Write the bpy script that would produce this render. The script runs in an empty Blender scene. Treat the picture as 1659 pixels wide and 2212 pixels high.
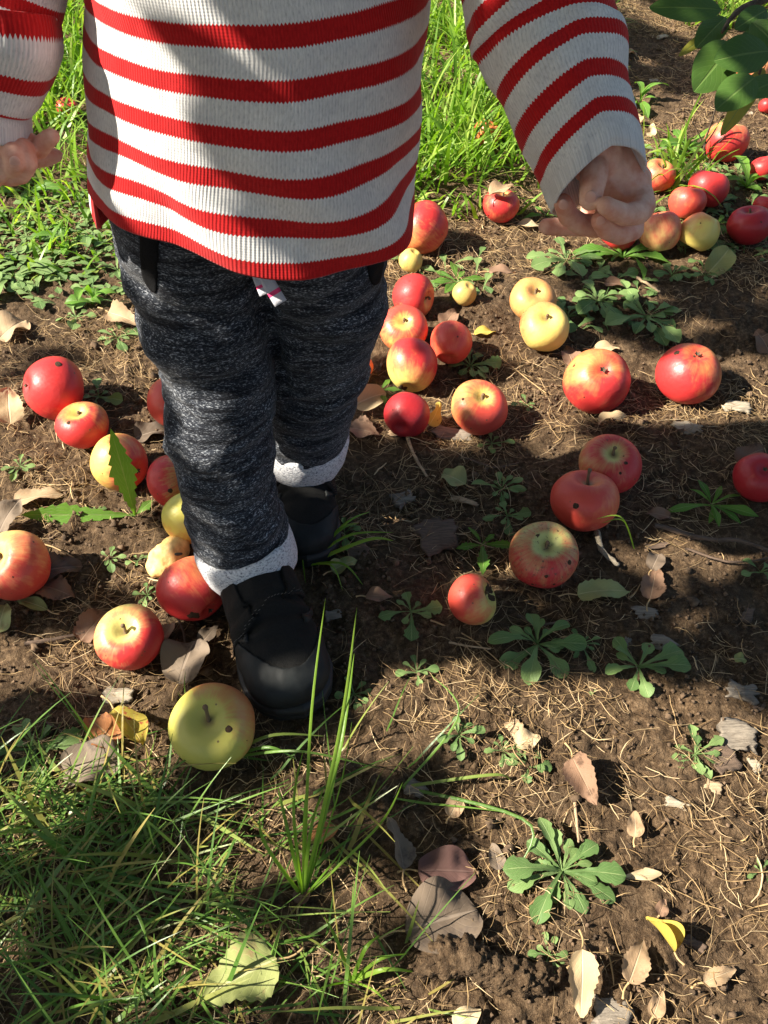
import bpy, bmesh, math, random
import numpy as np
from mathutils import Vector, Matrix
random.seed(7)
RNG = np.random.default_rng(7)
PI = math.pi
scn = bpy.context.scene
COL = scn.collection

# ------------------------------------------------------------------ camera, world, sun
CAM_H, PITCH, FPX = 0.75, math.radians(50), 1878.0        # px units of a 1659 x 2212 picture
CW, CH = 1659.0, 2212.0
cam = bpy.data.cameras.new('camera'); camo = bpy.data.objects.new('camera', cam); COL.objects.link(camo)
camo.location = (0, 0, CAM_H); camo.rotation_euler = (PI/2 - PITCH, 0, 0)
cam.sensor_fit = 'VERTICAL'; cam.sensor_height = 24.0; cam.lens = 24.0*FPX/CH
cam.clip_start = 0.01; cam.clip_end = 500
scn.camera = camo
SUN_EL = math.radians(41); SY = -0.16                      # sun stands to the left of the picture, a little to the front
sh = Vector((-1, SY, 0)).normalized()
SUN = Vector((sh.x*math.cos(SUN_EL), sh.y*math.cos(SUN_EL), math.sin(SUN_EL)))
w = bpy.data.worlds.new('World'); scn.world = w; w.use_nodes = True
nt = w.node_tree; bg = nt.nodes['Background']
sky = nt.nodes.new('ShaderNodeTexSky'); sky.sky_type = 'NISHITA'; sky.sun_disc = False
sky.sun_elevation = SUN_EL; sky.sun_rotation = math.atan2(SUN.x, SUN.y)
sky.air_density = 1.0; sky.dust_density = 2.0; sky.ozone_density = 1.0
nt.links.new(sky.outputs[0], bg.inputs[0]); bg.inputs[1].default_value = 0.058
sl = bpy.data.lights.new('sun', 'SUN'); sl.energy = 5.0; sl.angle = math.radians(0.55); sl.color = (1.0, 0.915, 0.77)
so = bpy.data.objects.new('sun', sl); COL.objects.link(so); so.location = SUN*6
so.rotation_euler = SUN.to_track_quat('Z', 'Y').to_euler()
scn.view_settings.view_transform = 'Standard'; scn.view_settings.look = 'None'
scn.view_settings.exposure = 1.45; scn.view_settings.gamma = 1.0
scn.cycles.max_bounces = 6; scn.cycles.transparent_max_bounces = 6

# ------------------------------------------------------------------ picture <-> place
cT, sT = math.cos(PITCH), math.sin(PITCH)
def rdir(px, py):
    X = (px-CW/2)/FPX; Y = -(py-CH/2)/FPX
    return X, cT+Y*sT, -sT+Y*cT
def project(x, y, z):
    fw = y*cT-(z-CAM_H)*sT; up = y*sT+(z-CAM_H)*cT
    return CW/2+FPX*x/fw, CH/2-FPX*up/fw, fw
def V(px, py, Y):
    a, b, c = rdir(px, py); s = Y/b
    return Vector((a*s, Y, CAM_H+c*s))

# ------------------------------------------------------------------ noise
_T = [np.random.default_rng(100+i).random((256, 256)) for i in range(8)]
def vn(x, y, k=0):
    x = np.asarray(x, float); y = np.asarray(y, float)
    xi = np.floor(x).astype(int); yi = np.floor(y).astype(int)
    fx = x-xi; fy = y-yi; fx = fx*fx*(3-2*fx); fy = fy*fy*(3-2*fy); t = _T[int(k) % 8]
    a = t[xi & 255, yi & 255]; b = t[(xi+1) & 255, yi & 255]; c = t[xi & 255, (yi+1) & 255]; d = t[(xi+1) & 255, (yi+1) & 255]
    return (a*(1-fx)+b*fx)*(1-fy)+(c*(1-fx)+d*fx)*fy-0.5
def fbm(x, y, o=4, k=0, g=0.5):
    s = 0; a = 1.0
    for i in range(o):
        s = s+a*vn(x*2**i+i*17.3, y*2**i+i*9.1, k+i); a *= g
    return s
def HL(x, y):
    return 0.020*fbm(x/0.35+3, y/0.35+8, 2, 1)+0.008*fbm(x/0.09, y/0.09, 2, 2)
def HF(x, y):
    c = 0.5+vn(x/0.30+5, y/0.30+2, 6)
    return (0.0085*fbm(x/0.030, y/0.030, 3, 3, .6)+0.0068*np.abs(fbm(x/0.012, y/0.012, 3, 4, .7)))*(0.45+0.9*c)
def H(x, y): return HL(x, y)
def G(px, py, z=0.0):
    a, b, c = rdir(px, py); s = (CAM_H-z)/-c
    for _ in range(4): s = (CAM_H-z-float(H(a*s, b*s)))/-c
    return Vector((a*s, b*s, CAM_H+c*s))

# ------------------------------------------------------------------ node helpers
def new_mat(name):
    m = bpy.data.materials.new(name); m.use_nodes = True
    N = m.node_tree; b = N.nodes['Principled BSDF']
    return m, N, b
class NB:
    def __init__(s, N): s.N = N
    def n(s, t, **kw):
        x = s.N.nodes.new(t)
        for k, v in kw.items(): setattr(x, k, v)
        return x
    def l(s, a, b): s.N.links.new(a, b)
    def inp(s, sock, v):
        if hasattr(v, 'is_linked') or isinstance(v, bpy.types.NodeSocket): s.l(v, sock)
        else: sock.default_value = v
    def tc(s, what='Object'): return s.n('ShaderNodeTexCoord').outputs[what]
    def mp(s, v, scale=(1, 1, 1), rot=(0, 0, 0), loc=(0, 0, 0)):
        x = s.n('ShaderNodeMapping'); s.l(v, x.inputs[0]); x.inputs['Scale'].default_value = scale
        x.inputs['Rotation'].default_value = rot; x.inputs['Location'].default_value = loc; return x.outputs[0]
    def noise(s, v, scale, detail=3, rough=.55, dist=0.0):
        x = s.n('ShaderNodeTexNoise'); s.l(v, x.inputs['Vector']); x.inputs['Scale'].default_value = scale
        x.inputs['Detail'].default_value = detail; x.inputs['Roughness'].default_value = rough; x.inputs['Distortion'].default_value = dist
        return x.outputs[0]
    def vor(s, v, scale, feat='F1', out=0):
        x = s.n('ShaderNodeTexVoronoi'); x.feature = feat; s.l(v, x.inputs['Vector']); x.inputs['Scale'].default_value = scale
        return x.outputs[out]
    def ramp(s, f, pts, interp='LINEAR'):
        x = s.n('ShaderNodeValToRGB'); x.color_ramp.interpolation = interp
        e = x.color_ramp.elements
        while len(e) < len(pts): e.new(0.5)
        for i, (p, c) in enumerate(pts):
            e[i].position = p; e[i].color = (c[0], c[1], c[2], 1) if isinstance(c, (tuple, list)) else (c, c, c, 1)
        s.l(f, x.inputs[0]); return x.outputs[0]
    def mix(s, f, a, b, mode='MIX'):
        x = s.n('ShaderNodeMix'); x.data_type = 'RGBA'; x.blend_type = mode
        s.inp(x.inputs[0], f)
        for i, v in ((6, a), (7, b)):
            if isinstance(v, (tuple, list)): v = (v[0], v[1], v[2], 1)
            s.inp(x.inputs[i], v)
        return x.outputs[2]
    def math(s, op, a, b=0.0, c=0.0, clamp=False):
        x = s.n('ShaderNodeMath'); x.operation = op; x.use_clamp = clamp
        s.inp(x.inputs[0], a); s.inp(x.inputs[1], b); s.inp(x.inputs[2], c); return x.outputs[0]
    def bump(s, h, strength, dist, to, normal=None):
        x = s.n('ShaderNodeBump'); x.inputs['Strength'].default_value = strength; x.inputs['Distance'].default_value = dist
        s.l(h, x.inputs['Height'])
        if normal is not None: s.l(normal, x.inputs['Normal'])
        if to is not None: s.l(x.outputs[0], to)
        return x.outputs[0]
    def attr(s, name, out='Fac'):
        x = s.n('ShaderNodeAttribute'); x.attribute_name = name; return x.outputs[out]
    def sep(s, v):
        x = s.n('ShaderNodeSeparateXYZ'); s.l(v, x.inputs[0]); return x.outputs
    def translucent(s, bsdf, color, fac):
        t = s.n('ShaderNodeBsdfTranslucent'); s.inp(t.inputs[0], color)
        m = s.n('ShaderNodeMixShader'); m.inputs[0].default_value = fac
        s.l(bsdf.outputs[0], m.inputs[1]); s.l(t.outputs[0], m.inputs[2])
        s.l(m.outputs[0], s.N.nodes['Material Output'].inputs[0])

def soil_mat():
    m, N, b = new_mat('soil'); q = NB(N); o = q.tc()
    n1 = q.noise(o, 9, 5, .6); n2 = q.noise(o, 160, 5, .7); n3 = q.noise(o, 38, 4, .65)
    c = q.ramp(n2, [(.30, (.034, .021, .012)), (.5, (.112, .070, .038)), (.72, (.32, .215, .125))])
    c = q.mix(q.ramp(n1, [(.35, 0.0), (.62, 1.0)]), c, q.mix(.5, c, (.05, .032, .02)))
    c = q.mix(q.ramp(n3, [(.48, 0.0), (.75, .6)]), c, (.19, .13, .08))
    sp = q.vor(o, 700); c = q.mix(q.ramp(sp, [(.05, .9), (.16, 0.0)]), c, (.40, .33, .25))
    q.l(c, b.inputs['Base Color']); b.inputs['Roughness'].default_value = .95; b.inputs['Specular IOR Level'].default_value = .2
    h = q.math('ADD', q.noise(o, 420, 4, .75), q.math('MULTIPLY', q.noise(o, 110, 3, .6), 1.6))
    q.bump(h, 1.0, .0036, b.inputs['Normal']); return m

def plant_mat(name, c1, c2, vein=None, trans=.35, rough=.5, c3=None, uvvein=True, spots=None, tint=(1.0, 1.0, .45), side=0.18):
    m, N, b = new_mat(name); q = NB(N); r = q.attr('rnd'); o = q.tc()
    uv = q.sep(q.tc('UV'))
    c = q.ramp(r, [(0, c1), (.70 if name != 'fine_grass_blade' else .66, c2), (1 if name != 'fine_grass_blade' else .9, c3 or c2)])
    c = q.mix(q.ramp(q.noise(o, 60, 4), [(.3, 0.0), (.75, .55)]), c, q.mix(.5, c, c1))
    if spots:
        c = q.mix(q.ramp(q.noise(o, spots[1], 4, .65), [(spots[2], 0.0), (spots[2]+.1, .9)]), c, spots[0])
    if vein:
        ax = q.math('ABSOLUTE', uv[0])
        mid = q.ramp(ax, [(.03, 1.0), (.075, 0.0)])
        sv = q.math('ADD', q.math('MULTIPLY', uv[1], 9.0), q.math('MULTIPLY', ax, -3.2))
        sv = q.math('ABSOLUTE', q.math('SUBTRACT', q.math('FRACT', sv), .5))
        sv = q.math('MULTIPLY', q.ramp(sv, [(.03, 1.0), (.09, 0.0)]), side*2.2)
        ve = q.math('MAXIMUM', q.math('MULTIPLY', mid, .75), sv)
        c = q.mix(ve, c, vein)
        q.bump(q.math('ADD', q.math('MULTIPLY', ve, -1.0), q.math('MULTIPLY', q.noise(o, 130, 3), .6)), .6, .0012, b.inputs['Normal'])
    else:
        q.bump(q.noise(o, 160, 3), .4, .001, b.inputs['Normal'])
    q.l(c, b.inputs['Base Color']); b.inputs['Roughness'].default_value = rough; b.inputs['Specular IOR Level'].default_value = .35
    if trans > 0: q.translucent(b, q.mix(1.0, c, tint, 'MULTIPLY'), trans)
    return m

def simple(name, col, rough=.7, noise=.3, scale=80, bump=.3, bd=.0015, metallic=0, spec=.4):
    m, N, b = new_mat(name); q = NB(N); o = q.tc(); n = q.noise(o, scale, 5, .6)
    dk = tuple(x*(1-noise) for x in col); lt = tuple(min(1, x*(1+noise)) for x in col)
    q.l(q.ramp(n, [(.3, dk), (.7, lt)]), b.inputs['Base Color']); b.inputs['Roughness'].default_value = rough
    b.inputs['Specular IOR Level'].default_value = spec
    if bump: q.bump(q.noise(o, scale*2, 4, .65), bump, bd, b.inputs['Normal'])
    return m

def wood_mat(name, a, bcol, scale=1.0):
    m, N, b = new_mat(name); q = NB(N); o = q.tc()
    g = q.noise(q.mp(o, (60*scale, 700*scale, 500*scale)), 1, 5, .65)
    c = q.ramp(g, [(.28, a), (.5, bcol), (.75, tuple(min(1, x*1.35) for x in bcol))])
    c = q.mix(q.ramp(q.noise(o, 50, 3), [(.5, 0.0), (.8, .7)]), c, (.07, .05, .035))
    q.l(c, b.inputs['Base Color']); b.inputs['Roughness'].default_value = .9
    q.bump(g, 1.0, .0018, b.inputs['Normal']); return m

# ------------------------------------------------------------------ object helpers
def tag(o, label=None, cat=None, group=None, kind=None):
    if label: o['label'] = label
    if cat: o['category'] = cat
    if group: o['group'] = group
    if kind: o['kind'] = kind
    return o
def link(name, me, mat=None, parent=None, smooth=True):
    o = bpy.data.objects.new(name, me); COL.objects.link(o)
    if mat is not None: me.materials.clear(); me.materials.append(mat)
    if smooth: me.polygons.foreach_set('use_smooth', [True]*len(me.polygons))
    if parent is not None: o.parent = parent
    return o
def empty(name, loc=(0, 0, 0)):
    o = bpy.data.objects.new(name, None); COL.objects.link(o); o.location = loc; o.empty_display_size = .02; return o
def adopt(o, parent):      # parent a mesh built in world coordinates
    o.parent = parent; o.location = Vector(o.location)-Vector(parent.location); return o
def mesh_np(name, verts, quads, rnd=None, uv=None, tris=None):
    me = bpy.data.meshes.new(name); verts = np.asarray(verts, np.float32)
    me.vertices.add(len(verts)); me.vertices.foreach_set('co', verts.ravel())
    loops = []; starts = []; tot = []; off = 0
    for arr, k in ((quads, 4), (tris, 3)):
        if arr is None or len(arr) == 0: continue
        arr = np.asarray(arr, np.int32); loops.append(arr.ravel())
        starts.append(off+np.arange(len(arr))*k); tot.append(np.full(len(arr), k)); off += arr.size
    lp = np.concatenate(loops).astype(np.int32)
    me.loops.add(len(lp)); me.loops.foreach_set('vertex_index', lp)
    st = np.concatenate(starts).astype(np.int32); me.polygons.add(len(st))
    me.polygons.foreach_set('loop_start', st); me.polygons.foreach_set('loop_total', np.concatenate(tot).astype(np.int32))
    me.update(calc_edges=True); me.validate()
    if rnd is not None:
        a = me.attributes.new('rnd', 'FLOAT', 'POINT'); a.data.foreach_set('value', np.asarray(rnd, np.float32))
    if uv is not None:
        u = me.uv_layers.new(name='UVMap'); idx = np.empty(len(me.loops), np.int32); me.loops.foreach_get('vertex_index', idx)
        u.data.foreach_set('uv', np.asarray(uv, np.float32)[idx].ravel())
    return me
def grid_faces(n, m, wrap=False):
    i = np.arange(n-1)[:, None]; j = np.arange(m if wrap else m-1)[None, :]; j2 = (j+1) % m
    return np.stack([i*m+j, i*m+j2, (i+1)*m+j2, (i+1)*m+j], -1).reshape(-1, 4)
class MB:
    def __init__(s): s.v = []; s.f = []; s.r = []; s.u = []; s.n = 0
    def add(s, v, f, r=0.5, u=None):
        v = np.asarray(v, float); s.v.append(v); s.f.append(np.asarray(f)+s.n); s.n += len(v)
        s.r.append(np.full(len(v), r) if np.isscalar(r) else r)
        s.u.append(np.zeros((len(v), 2)) if u is None else u)
    def build(s, name, mat, parent=None, smooth=True):
        me = mesh_np(name, np.concatenate(s.v), np.concatenate(s.f), np.concatenate(s.r), np.concatenate(s.u))
        return link(name, me, mat, parent, smooth)
def frame_from(zdir, hint=(0, 0, 1)):
    z = Vector(zdir).normalized(); h = Vector(hint)
    if abs(z.dot(h)) > .98: h = Vector((1, 0, 0))
    x = h.cross(z).normalized(); y = z.cross(x); return x, y, z
def tube(pts, rad, seg=8, noise=0.0, seed=0, caps=True):
    pts = [Vector(p) for p in pts]; n = len(pts); rr = np.random.default_rng(seed)
    V_ = []; x = None
    for i, p in enumerate(pts):
        t = (pts[min(i+1, n-1)]-pts[max(i-1, 0)]).normalized()
        if x is None: x, y, _ = frame_from(t)
        else: x = (x-t*x.dot(t)).normalized(); y = t.cross(x)
        r = rad[i] if hasattr(rad, '__len__') else rad
        for k in range(seg):
            a = 2*PI*k/seg; q = r*(1+noise*(rr.random()-.5)*2)
            V_.append(p+x*math.cos(a)*q+y*math.sin(a)*q)
    F = grid_faces(n, seg, True).tolist()
    if caps:
        for base, i, sgn in ((0, 0, -1), ((n-1)*seg, n-1, 1)):
            c = len(V_); V_.append(pts[i]+(pts[i]-pts[i-sgn]).normalized()*(rad[i] if hasattr(rad, '__len__') else rad)*.4 if n > 1 else pts[i])
            for k in range(0, seg, 2): F.append([base+k, base+(k+1) % seg, base+(k+2) % seg, c])
    return np.array([tuple(v) for v in V_]), np.array(F)
def spline(pts, n):
    pts = np.array([list(p) for p in pts], float); k = len(pts); out = []
    for t in np.linspace(0, k-1-1e-6, n):
        i = int(t); f = t-i; p0 = pts[max(i-1, 0)]; p1 = pts[i]; p2 = pts[min(i+1, k-1)]; p3 = pts[min(i+2, k-1)]
        out.append(.5*((2*p1)+(-p0+p2)*f+(2*p0-5*p1+4*p2-p3)*f*f+(-p0+3*p1-3*p2+p3)*f**3))
    return np.array(out)

# ------------------------------------------------------------------ materials
M = {}
M['soil'] = soil_mat()
M['grass'] = plant_mat('grass_blade', (.12, .25, .025), (.29, .47, .06), trans=.48, rough=.38, c3=(.46, .54, .14), tint=(1.15, 1.25, .35))
M['fine_grass'] = plant_mat('fine_grass_blade', (.065, .15, .025), (.18, .31, .06), trans=.3, rough=.35, c3=(.34, .27, .08), tint=(1, 1.1, .4))
M['weed'] = plant_mat('weed_leaf', (.10, .19, .055), (.22, .33, .11), vein=(.30, .40, .16), trans=.22, rough=.55)
M['dandelion'] = plant_mat('dandelion_leaf', (.09, .23, .03), (.18, .37, .05), vein=(.34, .45, .15), trans=.4, rough=.45, tint=(1.1, 1.2, .35))
M['straw'] = plant_mat('dry_straw', (.20, .12, .055), (.54, .37, .18), trans=0, rough=.6, c3=(.78, .60, .36))
M['crumb'] = simple('soil_crumb', (.125, .082, .050), .95, .75, 90)
M['tree_leaf'] = plant_mat('apple_tree_leaf', (.05, .11, .022), (.095, .19, .035), vein=(.16, .25, .07), trans=.22, rough=.45, c3=(.34, .31, .05), side=.07)
M['bark'] = simple('bark', (.12, .085, .06), .95, .5, 60, .9, .004)
def dry(name, a, b_, vein, spots=None, trans=.12):
    M[name] = plant_mat(name, a, b_, vein=vein, trans=trans, rough=.75, spots=spots, tint=(1, .8, .5), side=.06)
dry('leaf_tan', (.36, .24, .14), (.50, .36, .22), (.56, .44, .29), ((.16, .09, .05), 70, .58))
dry('leaf_pale', (.48, .36, .21), (.62, .49, .31), (.70, .58, .38), ((.35, .22, .12), 60, .62))
dry('leaf_brown', (.19, .105, .065), (.28, .17, .11), (.34, .23, .15), ((.09, .05, .03), 60, .56))
dry('leaf_grey', (.13, .095, .068), (.215, .165, .12), (.28, .22, .17), ((.10, .075, .06), 50, .55))
dry('leaf_purple', (.11, .055, .048), (.16, .085, .072), (.2, .12, .1), ((.10, .05, .04), 50, .6))
dry('leaf_yellow', (.50, .38, .06), (.66, .52, .12), (.78, .68, .25), ((.28, .13, .03), 110, .58), .3)
dry('leaf_olive', (.26, .29, .10), (.38, .40, .17), (.55, .53, .28), ((.33, .22, .11), 45, .60), .2)
dry('leaf_orange', (.42, .17, .06), (.52, .25, .09), (.5, .32, .16), ((.2, .08, .04), 60, .56))
dry('leaf_spotted', (.38, .34, .05), (.46, .36, .06), (.6, .45, .15), ((.33, .04, .03), 190, .54), .25)
M['chip_grey'] = wood_mat('grey_wood', (.10, .08, .06), (.26, .22, .175))
M['chip_tan'] = wood_mat('tan_wood', (.24, .15, .08), (.50, .36, .22))
M['chip_dark'] = wood_mat('dark_wood', (.05, .035, .025), (.15, .10, .07))
M['chip_white'] = wood_mat('bleached_wood', (.17, .14, .10), (.42, .36, .27))

# ------------------------------------------------------------------ ground (one sheet out to the horizon)
def axis(lo, hi, step, far, g=1.35):
    a = list(np.arange(lo, hi+step/2, step)); s = step; x = a[-1]
    while x < far: s *= g; x += s; a.append(x)
    s = step; x = a[0]; pre = []
    while x > -far: s *= g; x -= s; pre.append(x)
    return np.array(pre[::-1]+a)
gx = axis(-.95, .95, .0030, 120)
yy = [.02]; 
while yy[-1] < 2.35: yy.append(yy[-1]+.0024+.0018*max(0, yy[-1]-.3))
yy = np.array(yy); pre = []; s, y = .003, yy[0]
while y > -120: s *= 1.35; y -= s; pre.append(y)
post = []; s, y = .007, yy[-1]
while y < 120: s *= 1.35; y += s; post.append(y)
gy = np.concatenate([pre[::-1], yy, post])
XX, YY = np.meshgrid(gx, gy)
near = np.clip(1.5-np.hypot(XX, YY-1)/4, 0, 1)
ZZ = (HL(XX, YY)+HF(XX, YY)-.0015)*near
me = mesh_np('ground', np.stack([XX, YY, ZZ], -1).reshape(-1, 3), grid_faces(len(gy), len(gx)))
tag(link('ground', me, M['soil']), 'bare brown orchard soil with crumbly clods', 'ground', kind='structure')

# ------------------------------------------------------------------ sun patches set by hand; the unseen crown outside the frame is shaped around them
def in_poly(x, y, P):
    r = np.zeros(x.shape, bool); n = len(P)
    for i in range(n):
        x1, y1 = P[i]; x2, y2 = P[(i+1) % n]
        c = ((y1 > y) != (y2 > y)) & (x < (x2-x1)*(y-y1)/((y2-y1) or 1e-9)+x1); r ^= c
    return r
def E(cx, cy, rx, ry): return lambda x, y: ((x-cx)/rx)**2+((y-cy)/ry)**2 < 1
def PG(*p): return lambda x, y: in_poly(x, y, p)
OPS = [
 (1, PG((-900, -900), (2600, -900), (2600, 330), (1700, 420), (1250, 560), (1090, 720), (800, 780), (340, 780), (345, 1120), (290, 1230), (-900, 1235))),
 (0, E(70, 775, 120, 34)), (0, E(40, 640, 60, 22)), (0, PG((1290, 60), (1480, 50), (1530, 120), (1510, 200), (1330, 195))),
 (0, E(150, 1130, 50, 16)), (0, E(1620, 120, 80, 60)), (0, E(200, 470, 80, 22)), (0, E(60, 430, 60, 18)), (0, E(1020, 250, 40, 30)), (0, E(1580, 400, 60, 30)),
 (1, E(1500, 470, 60, 60)), (1, E(1410, 480, 60, 50)), (0, PG((340, 930), (1120, 930), (1250, 1030), (1700, 1100), (1700, 1460), (340, 1460))), (1, E(1160, 850, 60, 95)), (1, E(1262, 790, 70, 60)), (1, E(1410, 815, 50, 45)), (1, E(1540, 905, 110, 32)), (1, E(1600, 790, 45, 25)),
 (1, E(1270, 985, 55, 28)), (1, E(1490, 1210, 110, 26)), (1, E(1630, 1070, 50, 34)), (1, E(1330, 1215, 22, 26)), (1, E(975, 1070, 45, 16)), (1, E(1070, 1110, 22, 14)),
 (1, E(1180, 700, 90, 55)), (1, E(1000, 870, 60, 70)), (1, E(1330, 640, 60, 22)), (1, E(1500, 700, 50, 20)), (1, E(880, 900, 30, 28)),
 (1, E(90, 1425, 170, 62)), (1, E(245, 1400, 55, 60)), (1, E(340, 1290, 40, 55)), (1, E(385, 1600, 40, 52)), (1, E(260, 1505, 60, 22)), (1, E(500, 1395, 22, 14)),
 (1, E(120, 1770, 120, 75)), (1, E(330, 1700, 40, 40)), (1, E(70, 1960, 50, 30)), (1, E(480, 1905, 80, 16)), (1, E(540, 2010, 90, 18)), (1, E(650, 1880, 20, 60)),
 (1, E(300, 2160, 150, 20)), (1, E(560, 2130, 80, 50)), (1, E(690, 1640, 26, 60)), (1, E(730, 1900, 40, 22)), (1, E(800, 2080, 60, 24)), (0, E(250, 1830, 60, 40)),
 (1, PG((890, 1525), (960, 1465), (1090, 1470), (1230, 1520), (1380, 1480), (1450, 1560), (1560, 1530), (1700, 1550), (2300, 1600), (2500, 3000), (700, 3000), (880, 2150), (1050, 2010), (1040, 1900), (1090, 1800), (960, 1650), (890, 1570))),
 (0, E(1300, 1560, 62, 46)), (0, E(1020, 1790, 80, 46)), (0, E(1390, 1995, 90, 30)), (0, E(1210, 2090, 55, 24)), (0, E(1560, 1900, 50, 22)), (0, E(1480, 1560, 60, 25)),
 (1, E(830, 1625, 55, 30)), (1, E(1060, 2080, 170, 42)),
]
def lit_px(x, y):
    r = np.zeros(x.shape, bool)
    for v, f in OPS: r = np.where(f(x, y), bool(v), r)
    return r
S = np.array(SUN); Uv = np.array([-S[1], S[0], 0.0]); Uv /= np.linalg.norm(Uv)
if Uv[1] < 0: Uv = -Uv
Vv = np.cross(Uv, S); Vv = -Vv if Vv[0] < 0 else Vv
BODY = [(440, 125, .525, .017), (330, 130, .54, .012), (350, 215, .535, .016), (400, 260, .53, .014), (465, 325, .52, .019), (430, 400, .52, .017), (420, 465, .52, .016),
        (480, 490, .515, .017), (560, 520, .51, .014), (505, 30, .52, .012), (205, 415, .64, .016),
        (275, 600, .60, .022), (300, 700, .59, .018), (320, 790, .58, .02), (355, 880, .57, .02), (430, 850, .54, .012), (450, 1010, .50, .018), (395, 1000, .53, .016), (500, 1150, .495, .013),
        (495, 1240, .485, .014), (470, 1215, .50, .012), (617, 831, .60, .009), (650, 1480, .40, .010), (600, 1380, .45, .006), (1290, 325, .475, .009), (1245, 345, .48, .006)]
du = .005; U0, U1, V0, V1 = -1.1, 2.9, -1.3, 1.6
uu = np.arange(U0, U1, du); vvv = np.arange(V0, V1, du)
UU, VV = np.meshgrid(uu, vvv, indexing='ij')
P0 = UU[..., None]*Uv+VV[..., None]*Vv
sg = -P0[..., 2]/S[2]; PGd = P0+sg[..., None]*S
fwv = PGd[..., 1]*cT+CAM_H*sT; ok = fwv > .12
ppx = np.where(ok, CW/2+FPX*PGd[..., 0]/np.where(ok, fwv, 1), -5000)
ppy = np.where(ok, CH/2-FPX*(PGd[..., 1]*sT-CAM_H*cT)/np.where(ok, fwv, 1), 5000)
LITA = [(395, 1535, .055, .020), (245, 1350, .05, .018), (400, 1232, .05, .014), (12, 1200, .055, .022), (1275, 985, .05, .012), (1000, 862, .05, .020), (1300, 790, .06, .015), (1250, 850, .04, .014), (870, 880, .045, .010), (1440, 800, .05, .014), (380, 1100, .05, .012), (1625, 1045, .04, .010), (1240, 1105, .03, .008)]
# ragged edges for the patches of sun
LIT = lit_px(ppx+45*fbm(UU/.05, VV/.05, 3, 5), ppy+45*fbm(UU/.05+9, VV/.05+4, 3, 6))
for bx, by, bY, br in BODY:
    p = np.array(V(bx, by, bY)); LIT |= ((UU-p@Uv+.006*fbm(UU/.02, VV/.02, 2, 2))**2+(VV-p@Vv+.012*fbm(UU/.02+5, VV/.02, 2, 3))**2) < (br*.72)**2

for bx, by, bz, br in LITA:
    a_, b__, c_ = rdir(bx, by); s__ = (CAM_H-bz)/-c_; p = np.array([a_*s__, b__*s__, bz]); LIT |= ((UU-p@Uv)**2+(VV-p@Vv)**2) < br*br

def leaf_geo(L=1, W=.5, n=10, m=4, arch=(0., 0.), fold=.15, kind='oval', teeth=0, tamp=.0, pet=0.0, wav=0.0, seed=0, curl=0.0):
    """leaf along +Y from the origin, width on X; kind = outline"""
    rr = np.random.default_rng(seed); t = np.linspace(0, 1, n); tt = np.clip((t-pet)/(1-pet), 0, 1)
    if kind == 'oval': w_ = np.sin(PI*tt**.85)**.8
    elif kind == 'apple': w_ = np.sin(PI*tt**.9)**.62
    elif kind == 'ovate': w_ = np.sin(PI*tt**.62)**.75
    elif kind == 'round': w_ = np.sqrt(np.clip(1-(2*tt-1)**2, 0, 1))
    elif kind == 'spat': w_ = np.where(tt < .55, .13+.25*(tt/.55)**2, 0)+np.where(tt >= .55, .38+.62*np.sin(PI*np.clip((tt-.55)/.45, 0, 1))**.8*1.0, 0); w_ = w_*np.clip((1-tt)/.06, 0, 1)**.5
    elif kind == 'dand': w_ = (.10+.90*np.clip(tt/.62, 0, 1)**1.3)*np.clip((1-tt)/.34, 0, 1)**.8
    else: w_ = np.sin(PI*tt)
    if kind in ('oval', 'ovate', 'round', 'apple'): w_ = np.where(t < pet, .045, np.maximum(w_, .02))
    if teeth:
        ph = (tt*teeth) % 1.0; w_ = w_*(1-tamp+tamp*(1-ph)*1.25*np.where(tt > .9, .8, 1)); 
    pitch = arch[0]+(arch[1]-arch[0])*t
    cy = np.concatenate([[0], np.cumsum(np.cos(pitch[:-1])/(n-1))]); cz = np.concatenate([[0], np.cumsum(np.sin(pitch[:-1])/(n-1))])
    s = np.linspace(-1, 1, 2*m+1); hx = w_[:, None]*s[None, :]*W/2
    off = np.abs(hx)*fold+curl*hx**2/(W/2)+wav*W*np.sin(t[:, None]*9+rr.random()*6+np.sign(s)[None, :]*1.3)*np.abs(s)[None, :]*(w_[:, None] > .1)
    off = off+wav*W*1.2*(fbm(t[:, None]*4+seed, s[None, :]*1.5+seed*3.1, 2, seed)*np.abs(s)[None, :]**.5)*(w_[:, None] > .1)
    x = hx; y = cy[:, None]*L-np.sin(pitch)[:, None]*off; z = cz[:, None]*L+np.cos(pitch)[:, None]*off
    v = np.stack([x, y+np.zeros_like(x), z], -1).reshape(-1, 3)
    uv = np.stack([np.broadcast_to(s, x.shape), np.broadcast_to(t[:, None], x.shape)], -1).reshape(-1, 2)
    return v, grid_faces(n, 2*m+1), uv
def rotz(a): c, s = math.cos(a), math.sin(a); return np.array([[c, -s, 0], [s, c, 0], [0, 0, 1]])
def rot_any(ax, a): return np.array(Matrix.Rotation(a, 3, Vector(ax)))
def inst(tv, tf, tuv, R, loc, rnd, sc):
    n = len(loc); v = np.einsum('nij,kj->nki', R, tv)*sc[:, None, None]+loc[:, None, :]
    k = len(tv); f = (tf[None]+np.arange(n)[:, None, None]*k).reshape(-1, 4)
    return v.reshape(-1, 3), f, np.repeat(rnd, k), np.tile(tuv, (n, 1))
def rand_rot(n, rng, tilt=1.2):
    yaw = rng.random(n)*2*PI; ax = rng.random(n)*2*PI; t = rng.normal(0, tilt/2, n)
    out = np.empty((n, 3, 3))
    for i in range(n): out[i] = rot_any((math.cos(ax[i]), math.sin(ax[i]), 0), t[i])@rotz(yaw[i])
    return out

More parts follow.
